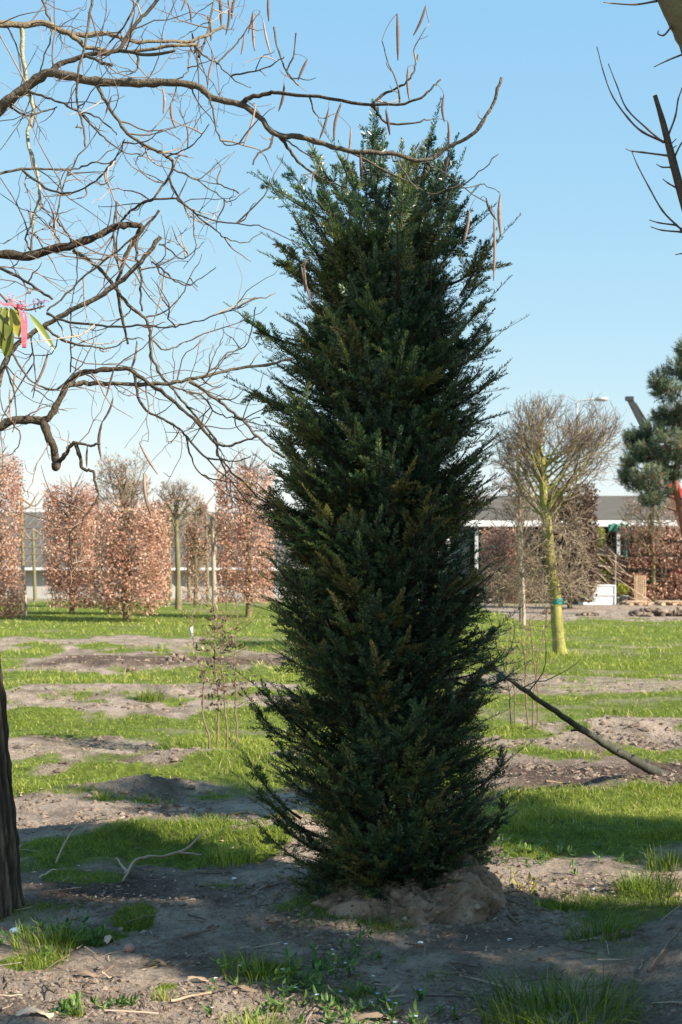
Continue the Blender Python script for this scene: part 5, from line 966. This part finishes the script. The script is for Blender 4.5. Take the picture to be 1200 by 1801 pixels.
stick('grey stick curving over the slope at the right edge', [(1140, 1742), (1165, 1725), (1200, 1700)], .006, .004, .02, None, 0, .2); stick('dark twig beside the mound on its right', [(893, 1622), (905, 1635), (910, 1642)], .007, .005, .01, None, 0, .05)
stick('straight dry stalk at the right of the root ball foot', [(870, 1600), (900, 1606), (935, 1612)], .005, .003, .01, None, 0, .2); stick('dry brown stalk among bark pieces at lower left', [(300, 1762), (330, 1755), (372, 1752)], .006, .004, .012)
stick('pale straw stalk near the bottom left corner', [(0, 1756), (20, 1757), (40, 1756)], .003, .002, .01, None, 0, .9); stick('long thin stick on the grass by the left trunk', [(68, 1552), (85, 1545), (100, 1540)], .005, .004, .02, None, .02, .8)
stick('brown stick on the pale soil above the leaning stem foot', [(960, 1390), (990, 1386), (1010, 1392)], .008, .006, .02, None, 0, .2); stick('long stick half in the soil on the upper bank left of the yew', [(390, 1432), (420, 1430), (448, 1436)], .008, .006, .02, None, 0, .15)
def bark(lab, px, py, L, W_, ang, t):
    c = G(px, py) + [0, 0, .012]; m = MB(); n = 10; u = np.linspace(-1, 1, n); d = np.array([math.cos(ang), math.sin(ang), 0]); s = np.array([-math.sin(ang), math.cos(ang), 0]); V = []
    for k in (-1, -.4, .4, 1):
        V.append(c + d * (u * L / 2)[:, None] + s * (k * W_ / 2 * (1 - u ** 4 * .6) * (1 + .12 * rs.randn(n)))[:, None] + np.array([0, 0, 1.]) * (.35 * W_ * (1 - k * k) + .012 * np.sin(u * 3 + t * 9) + .003 * rs.randn(n))[:, None])
    V = np.concatenate(V); q = [[j * n + i, j * n + i + 1, (j + 1) * n + i + 1, (j + 1) * n + i] for j in range(3) for i in range(n - 1)]; m.add(V, q, tint=t); tag(m.build('bark_piece', M['stick'], origin=tuple(c)), lab, 'bark', 'bark pieces and dry pods on the ground')
bark('long curled reddish bark strip at lower left', 140, 1710, .17, .022, .02, .15); bark('dark curved bark strip right of the round stone', 268, 1696, .13, .016, -.35, .05); bark('pale upturned bark scrap at middle lower left', 192, 1660, .05, .03, 1.1, .9)
bark('brown bark slab at the bottom centre', 672, 1786, .20, .030, .12, .3); bark('pale bark slab in the bottom left corner', 62, 1796, .13, .030, .1, .95); bark('orange brown bark strip left of the leafy weeds', 365, 1725, .15, .018, .35, .45); bark('dark bark strip beneath the leafy weeds', 400, 1748, .22, .020, .1, .1)
bark('flat bark flake below the stone', 200, 1716, .09, .014, -.05, .6); bark('brown bark strip on the turf edge under the forked stick', 455, 1573, .14, .02, -.02, .1); bark('grey flake of bark on the right hand slope', 1195, 1592, .10, .03, .3, .25); bark('narrow bark strip between the leafy weeds and brown slab', 600, 1757, .12, .014, -.2, .3); bark('small tan flake beside the white flowered weed', 690, 1745, .06, .014, .4, .6)
m = MB(); c = G(228, 1676); m.blob(c + [0, 0, .012], (.026, .024, .018), .6, .06); tag(m.build('stone', M['stone'], origin=tuple(c)), 'smooth rounded reddish stone on the lower left soil', 'stone')
for lab, x, y, s, t in [('white scrap beside the foot of the left trunk', 28, 1642, .02, .9), ('small pale pebble in front of the root ball', 740, 1668, .010, .9), ('pale pebble on shaded soil left of the root ball', 412, 1550, .010, .6), ('tiny pale pebble right of the mound foot', 897, 1662, .009, .8), ('pale flat pebble on the shaded soil right of the yew', 1045, 1572, .011, .5)]:
    m = MB(); c = G(x, y); m.blob(c + [0, 0, s * .4], (s * 1.3, s, s * .6), t, .15); tag(m.build('pebble', M['white'], origin=tuple(c)), lab, 'pebble', 'pale pebbles on the soil')

# ------------------------------------------------------------------ the nursery row out of frame to the right, whose shade falls over the foreground
def copy_tree(src, loc, rz, sc, lab):
    r = src.copy(); COL.objects.link(r); r.location = loc; r.rotation_euler = (0, 0, rz); r.scale = sc; r['label'] = lab; r['group'] = 'yews of the row beyond the right edge'
    for ch in src.children: c = ch.copy(); COL.objects.link(c); c.parent = r
ROW = [((3.3, 4.12, 0), 1.0, (.95, .95, 1.6), 'yew beside the pruned tree, just beyond the right edge'), ((4.4, 2.55, 0), 5.1, (.75, .75, 1.7), 'slim young yew just beyond the right edge'), ((3.3, 1.45, 0), 2.4, (1.2, 1.2, 1.4), 'nearest yew beyond the right edge, beside the camera'), ((5.2, 5.2, 0), 4.0, (1.2, 1.2, 1.5), 'yew farther back beyond the right edge')]
for loc, rz, sc, lab in ROW: copy_tree(yew, loc, rz, sc, lab)
for o in bpy.data.objects:
    if '_o' in o: del o['_o']
